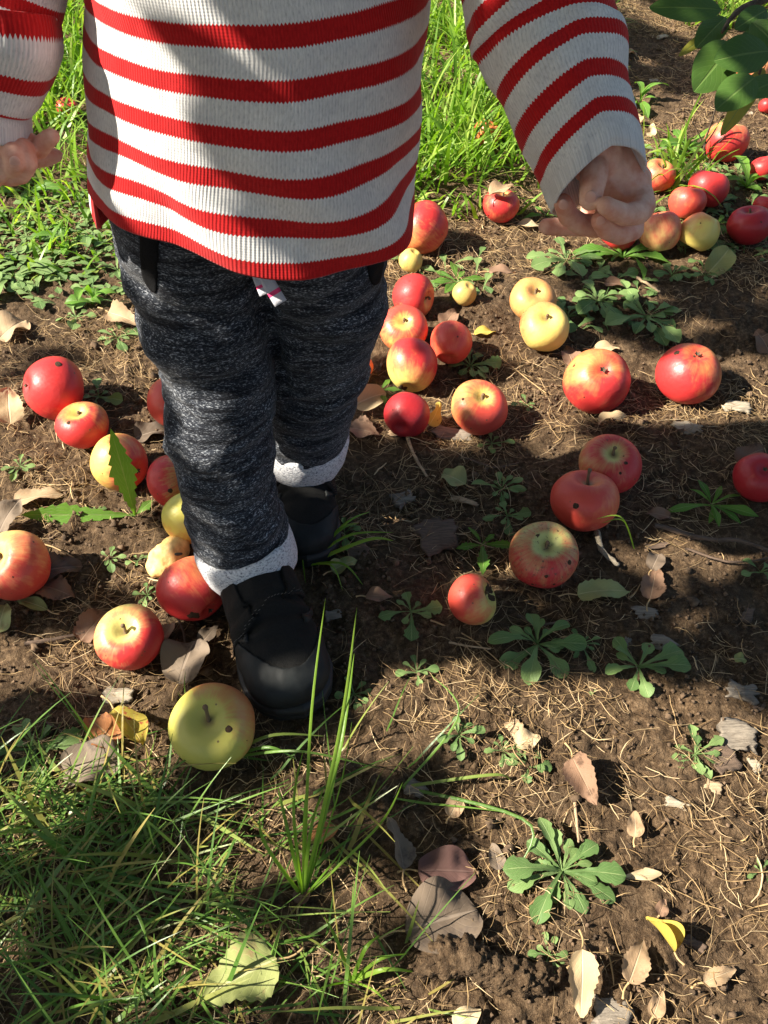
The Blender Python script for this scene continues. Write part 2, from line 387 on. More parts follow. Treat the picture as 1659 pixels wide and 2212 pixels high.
# unseen shade tree: leaves are placed only where shade is wanted
NL = 17000; rg = np.random.default_rng(5)
cu = rg.uniform(U0+.05, U1-.05, NL); cv = rg.uniform(V0+.05, V1-.05, NL)
VIS = (ppx > -60) & (ppx < 1720) & (ppy > -60) & (ppy < 2280)
LITV = LIT & VIS
def litat(u, v, A_=None): return (LIT if A_ is None else A_)[np.clip(((u-U0)/du).astype(int), 0, len(uu)-1), np.clip(((v-V0)/du).astype(int), 0, len(vvv)-1)]
bad = litat(cu, cv)
for k in range(8): bad |= litat(cu+.014*math.cos(k*PI/4), cv+.014*math.sin(k*PI/4))
cu, cv = cu[~bad], cv[~bad]; n = len(cu)
gp = cu[:, None]*Uv+cv[:, None]*Vv; s0 = -gp[:, 2]/S[2]
sd = s0+rg.uniform(1.55, 2.35, n); lp_ = gp+sd[:, None]*S
keep = (lp_[:, 2] > .95); lp_ = lp_[keep]; n = len(lp_)
tv, tf, tu = leaf_geo(1, .62, 7, 1, (.1, -.25), .1, 'oval')
tv = tv-np.array([0, .5, 0])
# crown leaves are turned mostly square to the sun
Rb = np.array(SUN.to_track_quat('Z', 'Y').to_matrix())
R = np.einsum('ij,njk->nik', Rb, rand_rot(n, rg, .9))
tree = empty('unseen_shade_tree', (-1.9, 2.45, 0)); tag(tree, 'unseen apple tree beyond the edge, leaves placed to dapple the ground with shade', 'tree')
v, f, r_, u_ = inst(tv, tf, tu, R, lp_-np.array(tree.location), rg.random(n)*.9, rg.uniform(.062, .078, n))
link('crown', mesh_np('crown', v, f, r_, u_), M['tree_leaf'], tree)
tb = MB(); bv, bf = tube(spline([(0, 0, -.05), (.04, -.02, .4), (-.03, .03, .9), (.06, .0, 1.5), (.1, 0, 2.0)], 14), np.linspace(.085, .04, 14), 14, .08); tb.add(bv, bf)
tb.build('trunk', M['bark'], tree)
limb = MB()
got = 0
for k in range(400):
    q = lp_[rg.integers(0, n)]-np.array(tree.location); b0 = np.array([.03, 0, .8+.06*(k % 14)])
    mid = (b0+q)/2+np.array([0, 0, .15+rg.random()*.1]); sp_ = spline([b0, mid, q+np.array([0, 0, .03])], 40)+np.array(tree.location)
    if litat(sp_@Uv, sp_@Vv, LITV).mean() > .10: continue          # leave out limbs that would shade the wanted sun patches
    bv, bf = tube(spline([b0, mid, q+np.array([0, 0, .03])], 10), np.linspace(.018, .003, 10), 7, .1); limb.add(bv, bf); got += 1
    if got == 14: break
pass
limb.build('limbs', M['bark'], tree)

# ------------------------------------------------------------------ grass, straw, crumbs
def blades(N, root, L, W, az, lean, bend, rnd, seg=6, twist=None, mbw=None):
    t = np.linspace(0, 1, seg+1); ang = lean[:, None]+bend[:, None]*t[None, :]**1.3      # angle from vertical
    ds = L[:, None]/seg; hx = np.concatenate([np.zeros((N, 1)), np.cumsum(np.sin(ang[:, :-1])*ds, 1)], 1)
    hz = np.concatenate([np.zeros((N, 1)), np.cumsum(np.cos(ang[:, :-1])*ds, 1)], 1)
    dx, dy = np.cos(az), np.sin(az)
    cx = root[:, 0:1]+hx*dx[:, None]; cy = root[:, 1:2]+hx*dy[:, None]; cz = root[:, 2:3]+hz
    floor = H(cx, cy)+.004+.004*rnd[:, None]; cz = np.maximum(cz, floor)
    wd = W[:, None]*np.where(t < .15, .6+t*2.6, 1)*(1-t**2.2)*.5+.00015
    ta = az+PI/2+(twist if twist is not None else 0)
    wx = np.cos(ta)[:, None]*wd; wy = np.sin(ta)[:, None]*wd
    a = np.stack([cx-wx, cy-wy, cz], -1); b = np.stack([cx+wx, cy+wy, cz], -1)
    v = np.stack([a, b], 2).reshape(N, -1, 3); k = 2*(seg+1)
    base = grid_faces(seg+1, 2); f = (base[None]+np.arange(N)[:, None, None]*k).reshape(-1, 4)
    uvt = np.stack([np.tile([-1, 1], seg+1), np.repeat(t, 2)], -1)
    return v.reshape(-1, 3), f, np.repeat(rnd, k), np.tile(uvt, (N, 1))
def scatter(N, rng, x0, x1, y0, y1, dens):
    x = rng.uniform(x0, x1, N); y = rng.uniform(y0, y1, N); px, py, _ = project(x, y, 0*x)
    k = rng.random(N) < dens(x, y, px, py); x, y = x[k], y[k]; return np.stack([x, y, H(x, y)-.002], -1)
rg = np.random.default_rng(11)
def d_tall(x, y, px, py):
    wob = 60*fbm(x/.12, y/.12, 2, 3)
    a = in_poly(px, py+wob, [(-1500, -1500), (1290, -1500), (1290, 170), (1165, 450), (1020, 480), (900, 475), (640, 510), (230, 570), (-50, 600), (-1500, 620)])
    a2 = in_poly(px, py+wob*.4, [(1330, 340), (1480, 300), (1560, 360), (1500, 440), (1360, 470)])
    a3 = in_poly(px, py, [(1430, -1500), (2600, -1500), (2600, 110), (1470, 60)])
    patch = np.clip(.75+1.3*fbm(x/.16, y/.16, 3, 1), .15, 1)
    return a*patch+a2*.25+a3*.45
rt = scatter(66000, rg, -1.6, 1.7, .9, 3.2, d_tall); n = len(rt)
v, f, r_, u_ = blades(n, rt, rg.uniform(.04, .13, n)*np.clip(.5+.6*(project(rt[:, 0], rt[:, 1], 0*rt[:, 0])[1] < 430)+.3*fbm(rt[:, 0]/.1, rt[:, 1]/.1, 2, 7), .4, 1.3), rg.uniform(.003, .0078, n), rg.uniform(0, 2*PI, n), rg.uniform(.05, .8, n), rg.uniform(.3, 1.9, n), rg.random(n), 6, rg.normal(0, .5, n))
tag(link('tall_grass', mesh_np('tall_grass', v, f, r_, u_), M['grass']), 'bright green sunlit grass behind the child', 'grass', kind='stuff')
def d_low(x, y, px, py):
    g = np.clip(1-(px-80)/900, 0, 1)*np.clip((py-1560+90*fbm(x/.08, y/.08, 2, 4))/160, 0, 1)
    return np.where(px < 930, g*np.clip(.6+1.9*fbm(x/.07, y/.07, 3, 2), .03, 1), 0)
rt = scatter(6600, rg, -.6, .15, -.1, .42, d_low); n = len(rt)
az = rg.choice([.35, -2.6, .9, 2.4, -.6], n)+rg.normal(0, .55, n)
rn = rg.random(n)
v, f, r_, u_ = blades(n, rt, rg.uniform(.03, .13, n), rg.uniform(.0009, .0028, n)*(1+.9*(rg.random(n) < .12)), az, rg.uniform(.4, 1.35, n), rg.uniform(.1, 1.0, n), rn, 7, rg.normal(0, .5, n))
tag(link('thin_grass', mesh_np('thin_grass', v, f, r_, u_), M['fine_grass']), 'thin tangled lawn grass nearest the camera', 'grass', kind='stuff')
def strands(N, rng, pos, L, th, rnd, curl=.32, seg=5):
    az = rng.uniform(0, 2*PI, N); k = rng.normal(0, curl, N); t = np.linspace(0, 1, seg+1)-.5
    a = az[:, None]+k[:, None]*t[None]*2; ds = L[:, None]/seg
    x = pos[:, 0:1]+np.cumsum(np.cos(a)*ds, 1); y = pos[:, 1:2]+np.cumsum(np.sin(a)*ds, 1)
    tilt = rng.normal(0, .22, N)[:, None]*L[:, None]*t[None]
    z = H(x, y)+HF(x, y)*.9+.0012+np.abs(tilt)*.9+pos[:, 2:3]; V3 = []
    nx, ny = -np.sin(a), np.cos(a); tp = (1-.5*np.abs(t)*2)[None]
    for q in range(3):
        c, s = math.cos(q*2*PI/3), math.sin(q*2*PI/3)
        V3.append(np.stack([x+nx*th[:, None]*c*tp, y+ny*th[:, None]*c*tp, z+th[:, None]*s*tp], -1))
    v = np.stack(V3, 2).reshape(N, -1, 3); kk = 3*(seg+1); base = grid_faces(seg+1, 3, True)
    f = (base[None]+np.arange(N)[:, None, None]*kk).reshape(-1, 4)
    return v.reshape(-1, 3), f, np.repeat(rnd, kk)
def d_straw(x, y, px, py):
    d = np.clip(.30+1.9*fbm(x/.10, y/.10, 3, 5), .03, 1)
    for cx, cy, rx, ry, s in [(1080, 1530, 260, 100, .8), (1100, 530, 200, 70, .8), (200, 760, 180, 90, .8), (1180, 830, 160, 110, .5), (1450, 900, 260, 90, .5), (1380, 1720, 300, 160, .35), (180, 1780, 260, 150, .9), (420, 2000, 420, 220, .5), (850, 1500, 120, 60, .3), (1450, 1080, 160, 100, .5), (150, 1010, 120, 60, .5), (1600, 1420, 120, 80, .4)]:
        d = d+s*(((px-cx)/rx)**2+((py-cy)/ry)**2 < 1)
    bare = ((px-200)/120)**2+((py-1170)/80)**2 < 1
    return np.where(bare, .05, np.clip(d, 0, 1))
rt = scatter(105000, rg, -1.0, 1.05, .0, 2.3, d_straw); n = len(rt); rt[:, 2] = rg.random(n)**3*.006
v, f, r_ = strands(n, rg, rt, rg.uniform(.004, .030, n)*(1+.6*(rg.random(n) < .15)), rg.uniform(.00018, .00052, n)*(1+1.2*(rg.random(n) < .03)), rg.random(n))
tag(link('straw', mesh_np('straw', v, f, r_), M['straw']), 'dry straw and dead grass lying on the soil', 'straw', kind='stuff')
bmi = bmesh.new(); bmesh.ops.create_cube(bmi, size=1); bmesh.ops.subdivide_edges(bmi, edges=bmi.edges[:], cuts=1, use_grid_fill=True)
cvv = np.array([tuple(v.co.normalized()*.5) for v in bmi.verts]); cff = np.array([[v.index for v in f.verts] for f in bmi.faces]); bmi.free()
rt = scatter(48000, rg, -.95, 1.0, .02, 2.0, lambda x, y, px, py: np.clip(.45+1.6*fbm(x/.15+3, y/.15, 3, 6), .05, 1)); n = len(rt)
cs = rg.uniform(.0011, .0046, n)*(1+1.6*(rg.random(n) < .04)); rt[:, 2] = H(rt[:, 0], rt[:, 1])+HF(rt[:, 0], rt[:, 1])+cs*.12
R = rand_rot(n, rg, 3)*rg.uniform(.6, 1.2, (n, 1, 3)); v, f, r_, u_ = inst(cvv, cff, np.zeros((len(cvv), 2)), R, rt, rg.random(n), cs)
v = v+rg.normal(0, .11, v.shape)*np.repeat(cs, len(cvv))[:, None]
tag(link('soil_crumbs', mesh_np('soil_crumbs', v, f, r_, u_), M['crumb'], smooth=False), 'loose crumbs of dark soil', 'soil', kind='stuff')

def d_cover(x, y, px, py):
    wob = 30*fbm(x/.07, y/.07, 2, 3)
    a = in_poly(px, py+wob, [(-900, 400), (230, 420), (300, 640), (200, 640), (-20, 660), (-900, 700)])
    b = in_poly(px, py+wob, [(1290, 320), (1900, 380), (1900, 600), (1500, 560), (1420, 500), (1300, 470)])
    c = in_poly(px, py+wob, [(860, 520), (1040, 560), (1060, 640), (900, 610)]); e = in_poly(px, py+wob, [(1180, 540), (1420, 600), (1460, 700), (1240, 720)])
    return a*.48+b*.45+c*.3+e*.3
rt = scatter(26000, rg, -1.3, 1.3, .85, 1.9, d_cover); n = len(rt)
cl_v, cl_f, cl_u = leaf_geo(1, .34, 9, 2, (.7, -.3), .2, 'spat', 0, 0, 0, .05, 4)
az = rg.uniform(0, 2*PI, n); cc_ = np.round(rt[:, :2]/.045)*.045; az = np.arctan2(rt[:, 1]-cc_[:, 1], rt[:, 0]-cc_[:, 0])+rg.normal(0, .4, n)-PI/2
R = np.stack([np.stack([np.cos(az), -np.sin(az), 0*az], -1), np.stack([np.sin(az), np.cos(az), 0*az], -1), np.stack([0*az, 0*az, 1+0*az], -1)], 1)
v, f, r_, u_ = inst(cl_v, cl_f, cl_u, R, rt, rg.random(n), rg.uniform(.018, .038, n))
tag(link('ground_weeds', mesh_np('ground_weeds', v, f, r_, u_), M['weed']), 'low mat of small grey green weed leaves on the soil', 'weeds', kind='stuff')

# ------------------------------------------------------------------ apples
def apple_mesh(name, squash=.88, lob=.035, top=.30, bot=.20, seed=0, bite=None, lump=.03, nt=44, ns=60):
    th = np.linspace(0.0, PI, nt)[:, None]; ph = np.linspace(0, 2*PI, ns, endpoint=False)[None, :]
    r = np.sin(th)**.93*(1+.10*np.cos(th)); z = squash*np.cos(th)-top*np.exp(-(th/.30)**1.7)+bot*np.exp(-((PI-th)/.30)**2)
    k = 1+lob*np.cos(5*ph+seed)*(.35+np.clip(-np.cos(th), 0, 1))*np.sin(th)+lump*1.6*fbm(np.cos(ph)*1.2+seed*3.3+th*.6, np.sin(ph)*1.2+seed+th*.4, 2, seed)
    x = r*k*np.cos(ph); y = r*k*np.sin(ph); z = z+0*ph+.06*math.sin(seed)*x
    v = np.stack([x, y, z], -1).reshape(-1, 3)
    if bite is not None:
        for (c, rad) in bite:
            c = np.array(c); d = v-c; L = np.linalg.norm(d, axis=1); k = L < rad
            v[k] = c+d[k]/L[k][:, None]*rad*(1+.05*np.sin(40*d[k][:, :1]))      # dented outwards into a bite
            v[k] = np.where(True, v[k], v[k])
    return mesh_np(name, v, grid_faces(nt, ns, True)[:, ::-1])
def apple_mat(name, base, red, amount, side, green_top, streak=.5, dirt=0.0, rough=.36, seed=0.0):
    m, N, b = new_mat(name); q = NB(N); o = q.mp(q.tc(), loc=(seed, 0, 0)); oo = q.tc(); s = q.sep(oo)
    dot = q.n('ShaderNodeVectorMath', operation='DOT_PRODUCT'); q.l(oo, dot.inputs[0]); dot.inputs[1].default_value = side
    # streaks that run from stem to calyx: noise on direction round the axis
    rad = q.math('SQRT', q.math('ADD', q.math('MULTIPLY', s[0], s[0]), q.math('MULTIPLY', s[1], s[1])))
    cx = q.n('ShaderNodeCombineXYZ'); q.l(q.math('DIVIDE', s[0], q.math('MAXIMUM', rad, .05)), cx.inputs[0]); q.l(q.math('DIVIDE', s[1], q.math('MAXIMUM', rad, .05)), cx.inputs[1])
    q.l(q.math('MULTIPLY', s[2], .25), cx.inputs[2])
    st = q.noise(q.mp(cx.outputs[0], loc=(seed, seed, 0)), 9.5, 5, .75); big = q.noise(o, 1.5, 3, .6)
    f = q.math('ADD', q.math('MULTIPLY', dot.outputs['Value'], .55), amount)
    f = q.math('ADD', f, q.math('MULTIPLY', q.math('SUBTRACT', st, .5), streak*1.25))
    f = q.math('ADD', f, q.math('MULTIPLY', q.math('SUBTRACT', big, .5), 1.0))
    cav = q.ramp(q.math('ADD', rad, q.math('MULTIPLY', q.math('LESS_THAN', s[2], 0.0), 2.0)), [(.10, green_top), (.52, 0.0)])
    f = q.math('SUBTRACT', f, cav, clamp=True)
    mid = tuple((a*.45+c*.55) for a, c in zip(base, red)); mid = (max(mid[0], .55*max(base[0], red[0])+.2*max(base[0], red[0])), mid[1]*.9, mid[2])
    c = q.ramp(f, [(.15, base), (.48, mid), (.80, red)])
    c = q.mix(q.ramp(q.vor(oo, 17), [(.035, .45), (.06, 0.0)]), c, (.75, .55, .33))
    cav2 = q.ramp(q.math('ADD', rad, q.math('MULTIPLY', q.math('LESS_THAN', s[2], 0.0), 2.0)), [(.06, .85), (.2, 0.0)])
    c = q.mix(cav2, c, (.30, .22, .09))
    dn = q.noise(o, 9, 6, .75)
    if dirt > 0: c = q.mix(q.ramp(dn, [(.72-dirt*.35, 0.0), (.78-dirt*.3, .85)]), c, (.10, .07, .045))
    c = q.mix(q.ramp(q.vor(q.mp(oo, loc=(seed*3, 1, 2)), 1.9), [(.045, .9), (.07, 0.0)]), c, (.12, .07, .04))
    q.l(c, b.inputs['Base Color']); q.l(q.ramp(dn, [(.3, rough*.85), (.7, min(1, rough*1.5+dirt*.3))]), b.inputs['Roughness'])
    b.inputs['Specular IOR Level'].default_value = .5
    b.inputs['Subsurface Weight'].default_value = .08; b.inputs['Subsurface Radius'].default_value = (.02, .01, .006); b.inputs['Subsurface Scale'].default_value = .2
    q.bump(q.noise(oo, 6, 4, .5), .05, .02, b.inputs['Normal']); return m
STEM = simple('apple_stem', (.17, .11, .06), .8, .4, 300)
CALYX = simple('apple_calyx', (.10, .07, .045), .9, .4, 300)
Rcam = np.array(camo.rotation_euler.to_matrix())
Y1, Y2, Y3, GR = (.80, .55, .14), (.74, .48, .12), (.82, .42, .13), (.55, .55, .14)
R1, R2, R3, RO = (.56, .035, .035), (.40, .018, .024), (.66, .075, .05), (.74, .16, .06)
# cx, cy, radius px, axis (view: right, up, toward) of the shown end, end, base, red, red amount, blush side(view), green top, streak, dirt, squash, label
A = [
 (115, 838, 68, (-.75, .0, .6), 'c', Y3, R1, .95, (0, .3, 0), .2, .3, .0, .92, 'big red apple with a wormhole near its top, beside a pale dry leaf'),
 (179, 920, 56, (-.02, .62, .75), 's', Y1, R1, .80, (0, -.6, 0), .9, .4, .05, .86, 'red apple with a yellow stem hollow, touching the big red one with the wormhole'),
 (372, 872, 56, (.6, .6, .4), 's', Y3, R3, .85, (0, 0, 0), .3, .4, .0, .9, 'red apple peeking out behind the thigh of the front trouser leg'),
 (261, 1000, 63, (.5, -.2, .3), 'c', Y2, R3, .42, (1, -.2, 0), .3, .6, .05, .94, 'yellow and orange apple behind the upright jagged dandelion leaf'),
 (374, 1038, 57, (.85, .3, .3), 'c', GR, R1, .62, (-1, 0, .2), .5, .9, .35, .9, 'streaked dull red apple with dirt, beside the front knee'),
 (412, 1120, 59, (.3, -.5, .3), 'c', (.74, .66, .13), RO, .0, (0, -1, 0), .2, .4, .0, .95, 'lemon yellow apple half hidden behind the front shin'),
 (36, 1222, 75, (-.45, .35, .8), 's', (.82, .55, .18), R3, .62, (.4, -.5, 0), .9, .6, .0, .88, 'orange red apple cut by the picture edge, with serrated brown leaves under it'),
 (281, 1378, 72, (.0, .42, .85), 's', (.72, .62, .2), R1, .66, (.5, -.5, 0), .9, .5, .0, .86, 'red and yellow apple with short stem, between the brown leaf and big dry leaf'),
 (416, 1274, 72, (.4, -.4, .2), 'c', Y3, R1, .78, (-.2, -.6, 0), .3, .6, .12, .96, 'red apple leaning against the cuff of the front boot'),
 (461, 1570, 93, (.0, .42, .86), 's', (.50, .46, .10), (.56, .19, .07), .30, (.8, .5, -.9), .35, .5, .0, .90, 'largest apple, yellow green with a long stem, at the toe of the front boot'),
 (1034, 882, 62, (.12, .42, .85), 's', Y1, R3, .80, (.6, -.4, 0), .9, .6, .0, .88, 'shiny orange red apple right beside the pale upright leaf'),
 (878, 898, 50, (.2, .5, -.5), 's', R1, R2, 1.0, (0, 0, 0), .0, .2, .0, .92, 'darkest plum red apple, beneath the tall half green one'),
 (889, 789, 55, (.1, .9, -.3), 's', (.62, .55, .15), R1, .66, (.5, .8, 0), .3, .5, .12, 1.08, 'tall apple, red above and green at its dirty lower side'),
 (872, 712, 52, (.0, .28, .9), 's', Y1, R3, .78, (.3, .5, 0), 1., .7, .0, .86, 'yellow red apple showing a wide yellow stem hollow, behind the tall half green one'),
 (892, 640, 48, (.75, -.3, .4), 's', Y3, R1, .85, (-.3, .5, 0), .4, .4, .0, .95, 'red apple with its dark stem hollow turned to one side, above the yellow hollowed one'),
 (974, 741, 45, (.1, .7, -.4), 's', Y3, R3, .80, (0, 0, 0), .2, .5, .0, 1.05, 'orange oval apple behind the small rosette weed'),
 (1004, 633, 26, (.3, .4, .6), 'c', (.55, .40, .12), (.6, .3, .1), .15, (0, 0, 0), .1, .4, .2, .95, 'tiny wrinkled yellow brown apple among dandelion leaves'),
 (1150, 650, 50, (.1, .35, .8), 's', (.66, .42, .13), (.60, .25, .08), .45, (0, 0, 0), .2, .4, .12, .84, 'tan russet apple behind the pale yellow one'),
 (1175, 708, 54, (.02, .32, .9), 's', (.80, .62, .17), RO, .22, (-.6, .5, 0), .5, .5, .0, .90, 'pale yellow apple with a rosy rim, in front of the russet one'),
 (1290, 821, 71, (-.03, .22, .95), 'c', Y2, R1, .86, (.5, -.5, -.5), .0, .35, .0, .9, 'large round red apple with its calyx up, a curled tan leaf below it'),
 (1488, 805, 68, (.05, .55, .75), 'c', Y2, R1, .80, (-.6, -.2, -.2), .4, .4, .0, .88, 'flattened red apple with a yellow flank, beside a crossing dry stalk'),
 (1317, 1005, 67, (.0, .5, .8), 's', (.6, .5, .16), R1, .74, (.4, 0, 0), .8, .6, .2, .84, 'dusty red apple behind the one with a dark spot and stem'),
 (1263, 1083, 73, (.04, .86, .5), 's', Y3, R3, .85, (-.5, 0, 0), .3, .3, .0, .88, 'matt red apple with one dark round spot and an upright stem'),
 (1173, 1200, 74, (.05, .45, .85), 's', (.52, .52, .18), R1, .60, (0, -.6, 0), 1., .7, .45, .80, 'squat red apple with a green hollow full of dirt'),
 (1019, 1296, 56, (.8, .3, .4), 's', (.62, .52, .14), R3, .66, (-.9, .2, 0), .6, .4, .15, .9, 'small apple with a rotten notch bitten out of one side'),
 (1640, 1030, 54, (-.1, .3, .85), 'c', Y3, R2, .95, (0, 0, 0), .1, .3, .0, .86, 'crimson apple behind a dandelion leaf, cut by the picture edge'),
 (915, 493, 56, (-.6, .4, .3), 's', Y3, R1, .74, (.1, .4, 0), .4, .7, .0, .95, 'red striped apple half hidden behind the shirt hem'),
 (888, 562, 26, (.2, .4, .4), 'c', (.6, .5, .14), (.6, .25, .08), .25, (0, 0, 0), .2, .6, .1, .95, 'small yellow streaked apple under the shirt hem'),
 (1082, 445, 39, (.1, .6, .6), 's', Y3, R1, .80, (0, 0, 0), .6, .6, .0, .9, 'red apple with a dead leaf on top, at the edge of the tall grass'),
 (1052, 288, 30, (.3, .4, .4), 's', Y3, RO, .75, (0, 0, 0), .4, .5, .0, .9, 'red orange apple deep in the tall grass between body and sleeve'),
 (1335, 503, 40, (.3, .4, .2), 's', Y3, R1, .9, (0, 0, 0), .2, .4, .0, .9, 'red apple right under the fist, above a dandelion rosette'),
 (1425, 500, 46, (-.2, .8, .3), 's', (.82, .55, .2), R3, .55, (.2, .5, 0), .4, .5, .0, .98, 'pinkish yellow apple touching the pure yellow one'),
 (1512, 500, 42, (.3, .5, .3), 'c', (.78, .62, .16), RO, .34, (-.2, .9, -.3), .3, .4, .0, .98, 'yellow apple in the cluster, between pink and deep red apples'),
 (1485, 438, 39, (.1, .7, .3), 's', Y3, R3, .85, (0, 0, 0), .2, .3, .0, .92, 'rose red apple in front of the brightest red apple of the cluster'),
 (1530, 408, 43, (.1, .7, .3), 's', R3, R1, 1.0, (0, 0, 0), .0, .2, .0, .93, 'smooth bright red apple at the back of the cluster'),
 (1422, 380, 36, (.2, .5, .7), 's', Y3, R3, .62, (0, -.3, 0), .6, .6, .0, .88, 'small orange red apple with stem hollow, next to the knuckles'),
 (1568, 307, 46, (.15, .7, .4), 's', (.70, .60, .2), R1, .72, (0, -.6, 0), .8, .4, .0, .95, 'red apple with a yellow top behind the bare woody seedling'),
 (1648, 364, 27, (-.2, .6, .4), 's', R3, R1, .9, (0, 0, 0), .1, .3, .0, .9, 'red apple cut by the picture edge, below the tree leaves'),
 (1620, 487, 47, (-.2, .6, .5), 's', R1, R2, 1.0, (0, 0, 0), .0, .2, .0, .88, 'deep red apple at the outer end of the cluster'),
 (1652, 447, 26, (.2, .7, .3), 's', R3, R1, .95, (0, 0, 0), .0, .3, .0, .9, 'red apple peeking over the deep red one at the cluster end'),
 (1656, 229, 17, (.2, .7, .3), 's', R3, R1, .95, (0, 0, 0), .0, .3, .0, .9, 'small distant red apple under the yellowing hanging leaf'),
 (1622, 150, 44, (-.3, .3, .6), 's', (.85, .55, .2), R3, .45, (-.5, 0, 0), .5, .6, .0, .9, 'peach coloured apple glimpsed between the hanging tree leaves'),
 (146, 236, 24, (.2, .4, .4), 's', Y3, R1, .9, (0, 0, 0), .2, .4, .0, .9, 'red apple buried in grass between sleeve and shirt side'),
 (776, 792, 30, (.2, .4, .4), 's', Y3, RO, .8, (0, 0, 0), .2, .4, .0, .9, 'orange apple almost hidden behind the back trouser leg'),
]
ALIST = []
for i, (cx, cy, rp, ax, end, base, red, amt, side, gt, strk, dirt, sq, lab) in enumerate(A):
    d = rdir(cx, cy); s_ = CAM_H/(rp/FPX*.86-d[2])
    for _ in range(3):
        g = float(H(d[0]*s_, d[1]*s_)); s_ = (CAM_H-g-.001)/(rp/FPX*.86-d[2])
    r_m = rp*s_/FPX; pos = Vector((d[0]*s_, d[1]*s_, CAM_H+d[2]*s_))
    axw = Vector(Rcam@np.array(ax, float)).normalized()
    if end == 'c': axw = -axw
    rotq = axw.to_track_quat('Z', 'Y'); Rm = np.array(rotq.to_matrix())
    sidel = Rm.T@(Rcam@np.array(side, float))
    bite = [((1.0, .15, .55), .55)] if 'notch' in lab else None
    me = apple_mesh('apple', sq, .01+.02*random.random(), .30+.1*random.random(), .18+.05*random.random(), i*1.7, None, .02+.02*random.random())
    if bite:
        co = np.empty(len(me.vertices)*3); me.vertices.foreach_get('co', co); co = co.reshape(-1, 3)
        vd = Rm.T@(Rcam@np.array([.95, .35, .35])); vd /= np.linalg.norm(vd); c = vd*1.12; dd = co-c; L = np.linalg.norm(dd, axis=1); k = L < .52
        co[k] = c+(dd[k]/L[k][:, None])*.52*np.array(1.0); co[k] -= 0; 
        inside = k; co[inside] = c-vd*.0+(co[inside]-c)*(1+.06*RNG.random((inside.sum(), 1)))
        me.vertices.foreach_set('co', co.ravel()); me.update()
    m = apple_mat('apple_skin', base, red, amt, tuple(sidel), gt, strk, dirt, .34+.08*random.random(), i*2.3)
    ao = link('apple', me, m); ao.location = pos; ao.rotation_euler = rotq.to_euler(); ao.scale = (r_m,)*3
    tag(ao, lab, 'apple', 'windfall apples on the ground'); ALIST.append((ao, pos, r_m))
    if end == 's' and rp > 35:
        lng = {461: .60, 1263: .50, 281: .40, 1317: .36}.get(cx, .14+.14*random.random()); tp = .14*random.random()-.07
        iu = Rm.T@(Rcam@np.array([.0, 1.0, 0])); iu[2] = 0; iu *= .6
        sv, sf = tube(spline([(0, 0, sq-.36), tuple(iu*.25+np.array([0, 0, sq-.34+lng*.6])), tuple(iu*(.30 if cx == 461 else .12)*(lng/.35)**.3+np.array([tp*.3, 0, sq-.34+lng]))], 7), [.06, .05, .044, .042, .046, .060, .066], 8, .08)
        st = MB(); st.add(sv, sf); st.build('stem', STEM, ao)
    if end == 'c' and rp > 35:
        cb = MB()
        for k in range(5):
            lv, lf, lu = leaf_geo(.17, .09, 5, 1, (1.1, .3), .2, 'oval', seed=k); lv = lv@rotz(k*2*PI/5+.3).T*np.array([1, 1, -1])+np.array([0, 0, -sq+.16]); cb.add(lv, lf, .5, lu)
        cb.build('calyx', CALYX, ao)

from mathutils.bvhtree import BVHTree
ROT = simple('apple_rot', (.085, .046, .024), .9, .5, 20, .6, .03)
bpy.context.view_layer.update()
def blemish(idx, px, py, rpx, name='bruise', depth=.012, ragged=.25):
    ao, pos, r_m = ALIST[idx]; co = get_co(ao.data); bv = BVHTree.FromPolygons([tuple(c) for c in co], [tuple(p_.vertices) for p_ in ao.data.polygons])
    Mi = Matrix.LocRotScale(ao.location, ao.rotation_euler, ao.scale).inverted(); o_ = Mi@Vector((0, 0, CAM_H)); d_ = (Mi.to_3x3()@Vector(rdir(px, py))).normalized()
    hit, nrm, _, _ = bv.ray_cast(o_, d_)
    if hit is None: return
    if nrm.dot(d_) > 0: nrm = -nrm
    rl = rpx*project(*pos)[2]/FPX/r_m; tx, ty, tz = frame_from(nrm); n_ = 28; pts = [hit+nrm*depth]; F = []
    rr = np.random.default_rng(idx)
    for ring in (.5, 1.0, 1.12):
        for k in range(n_):
            a = 2*PI*k/n_; q_ = rl*ring*(1+ragged*float(fbm(math.cos(a)*1.5+idx, math.sin(a)*1.5+px, 3, 2))); p_ = hit+tx*math.cos(a)*q_+ty*math.sin(a)*q_+nrm*.3
            h2, _, _, _ = bv.ray_cast(p_, -nrm); h2 = h2 if h2 is not None else hit
            pts.append(h2+nrm*(depth if ring < 1 else depth*.6 if ring == 1.0 else -.01))
    for k in range(0, n_, 2): F.append([0, 1+k, 1+(k+1) % n_, 1+(k+2) % n_])
    for b_ in (0, 1):
        for k in range(n_): F.append([1+b_*n_+k, 1+(b_+1)*n_+k, 1+(b_+1)*n_+(k+1) % n_, 1+b_*n_+(k+1) % n_])
    mb = MB(); mb.add(np.array([tuple(p_) for p_ in pts]), np.array(F)); mb.build(name, ROT, ao)
def get_co(me):
    co = np.empty(len(me.vertices)*3, np.float32); me.vertices.foreach_get('co', co); return co.reshape(-1, 3).astype(float)
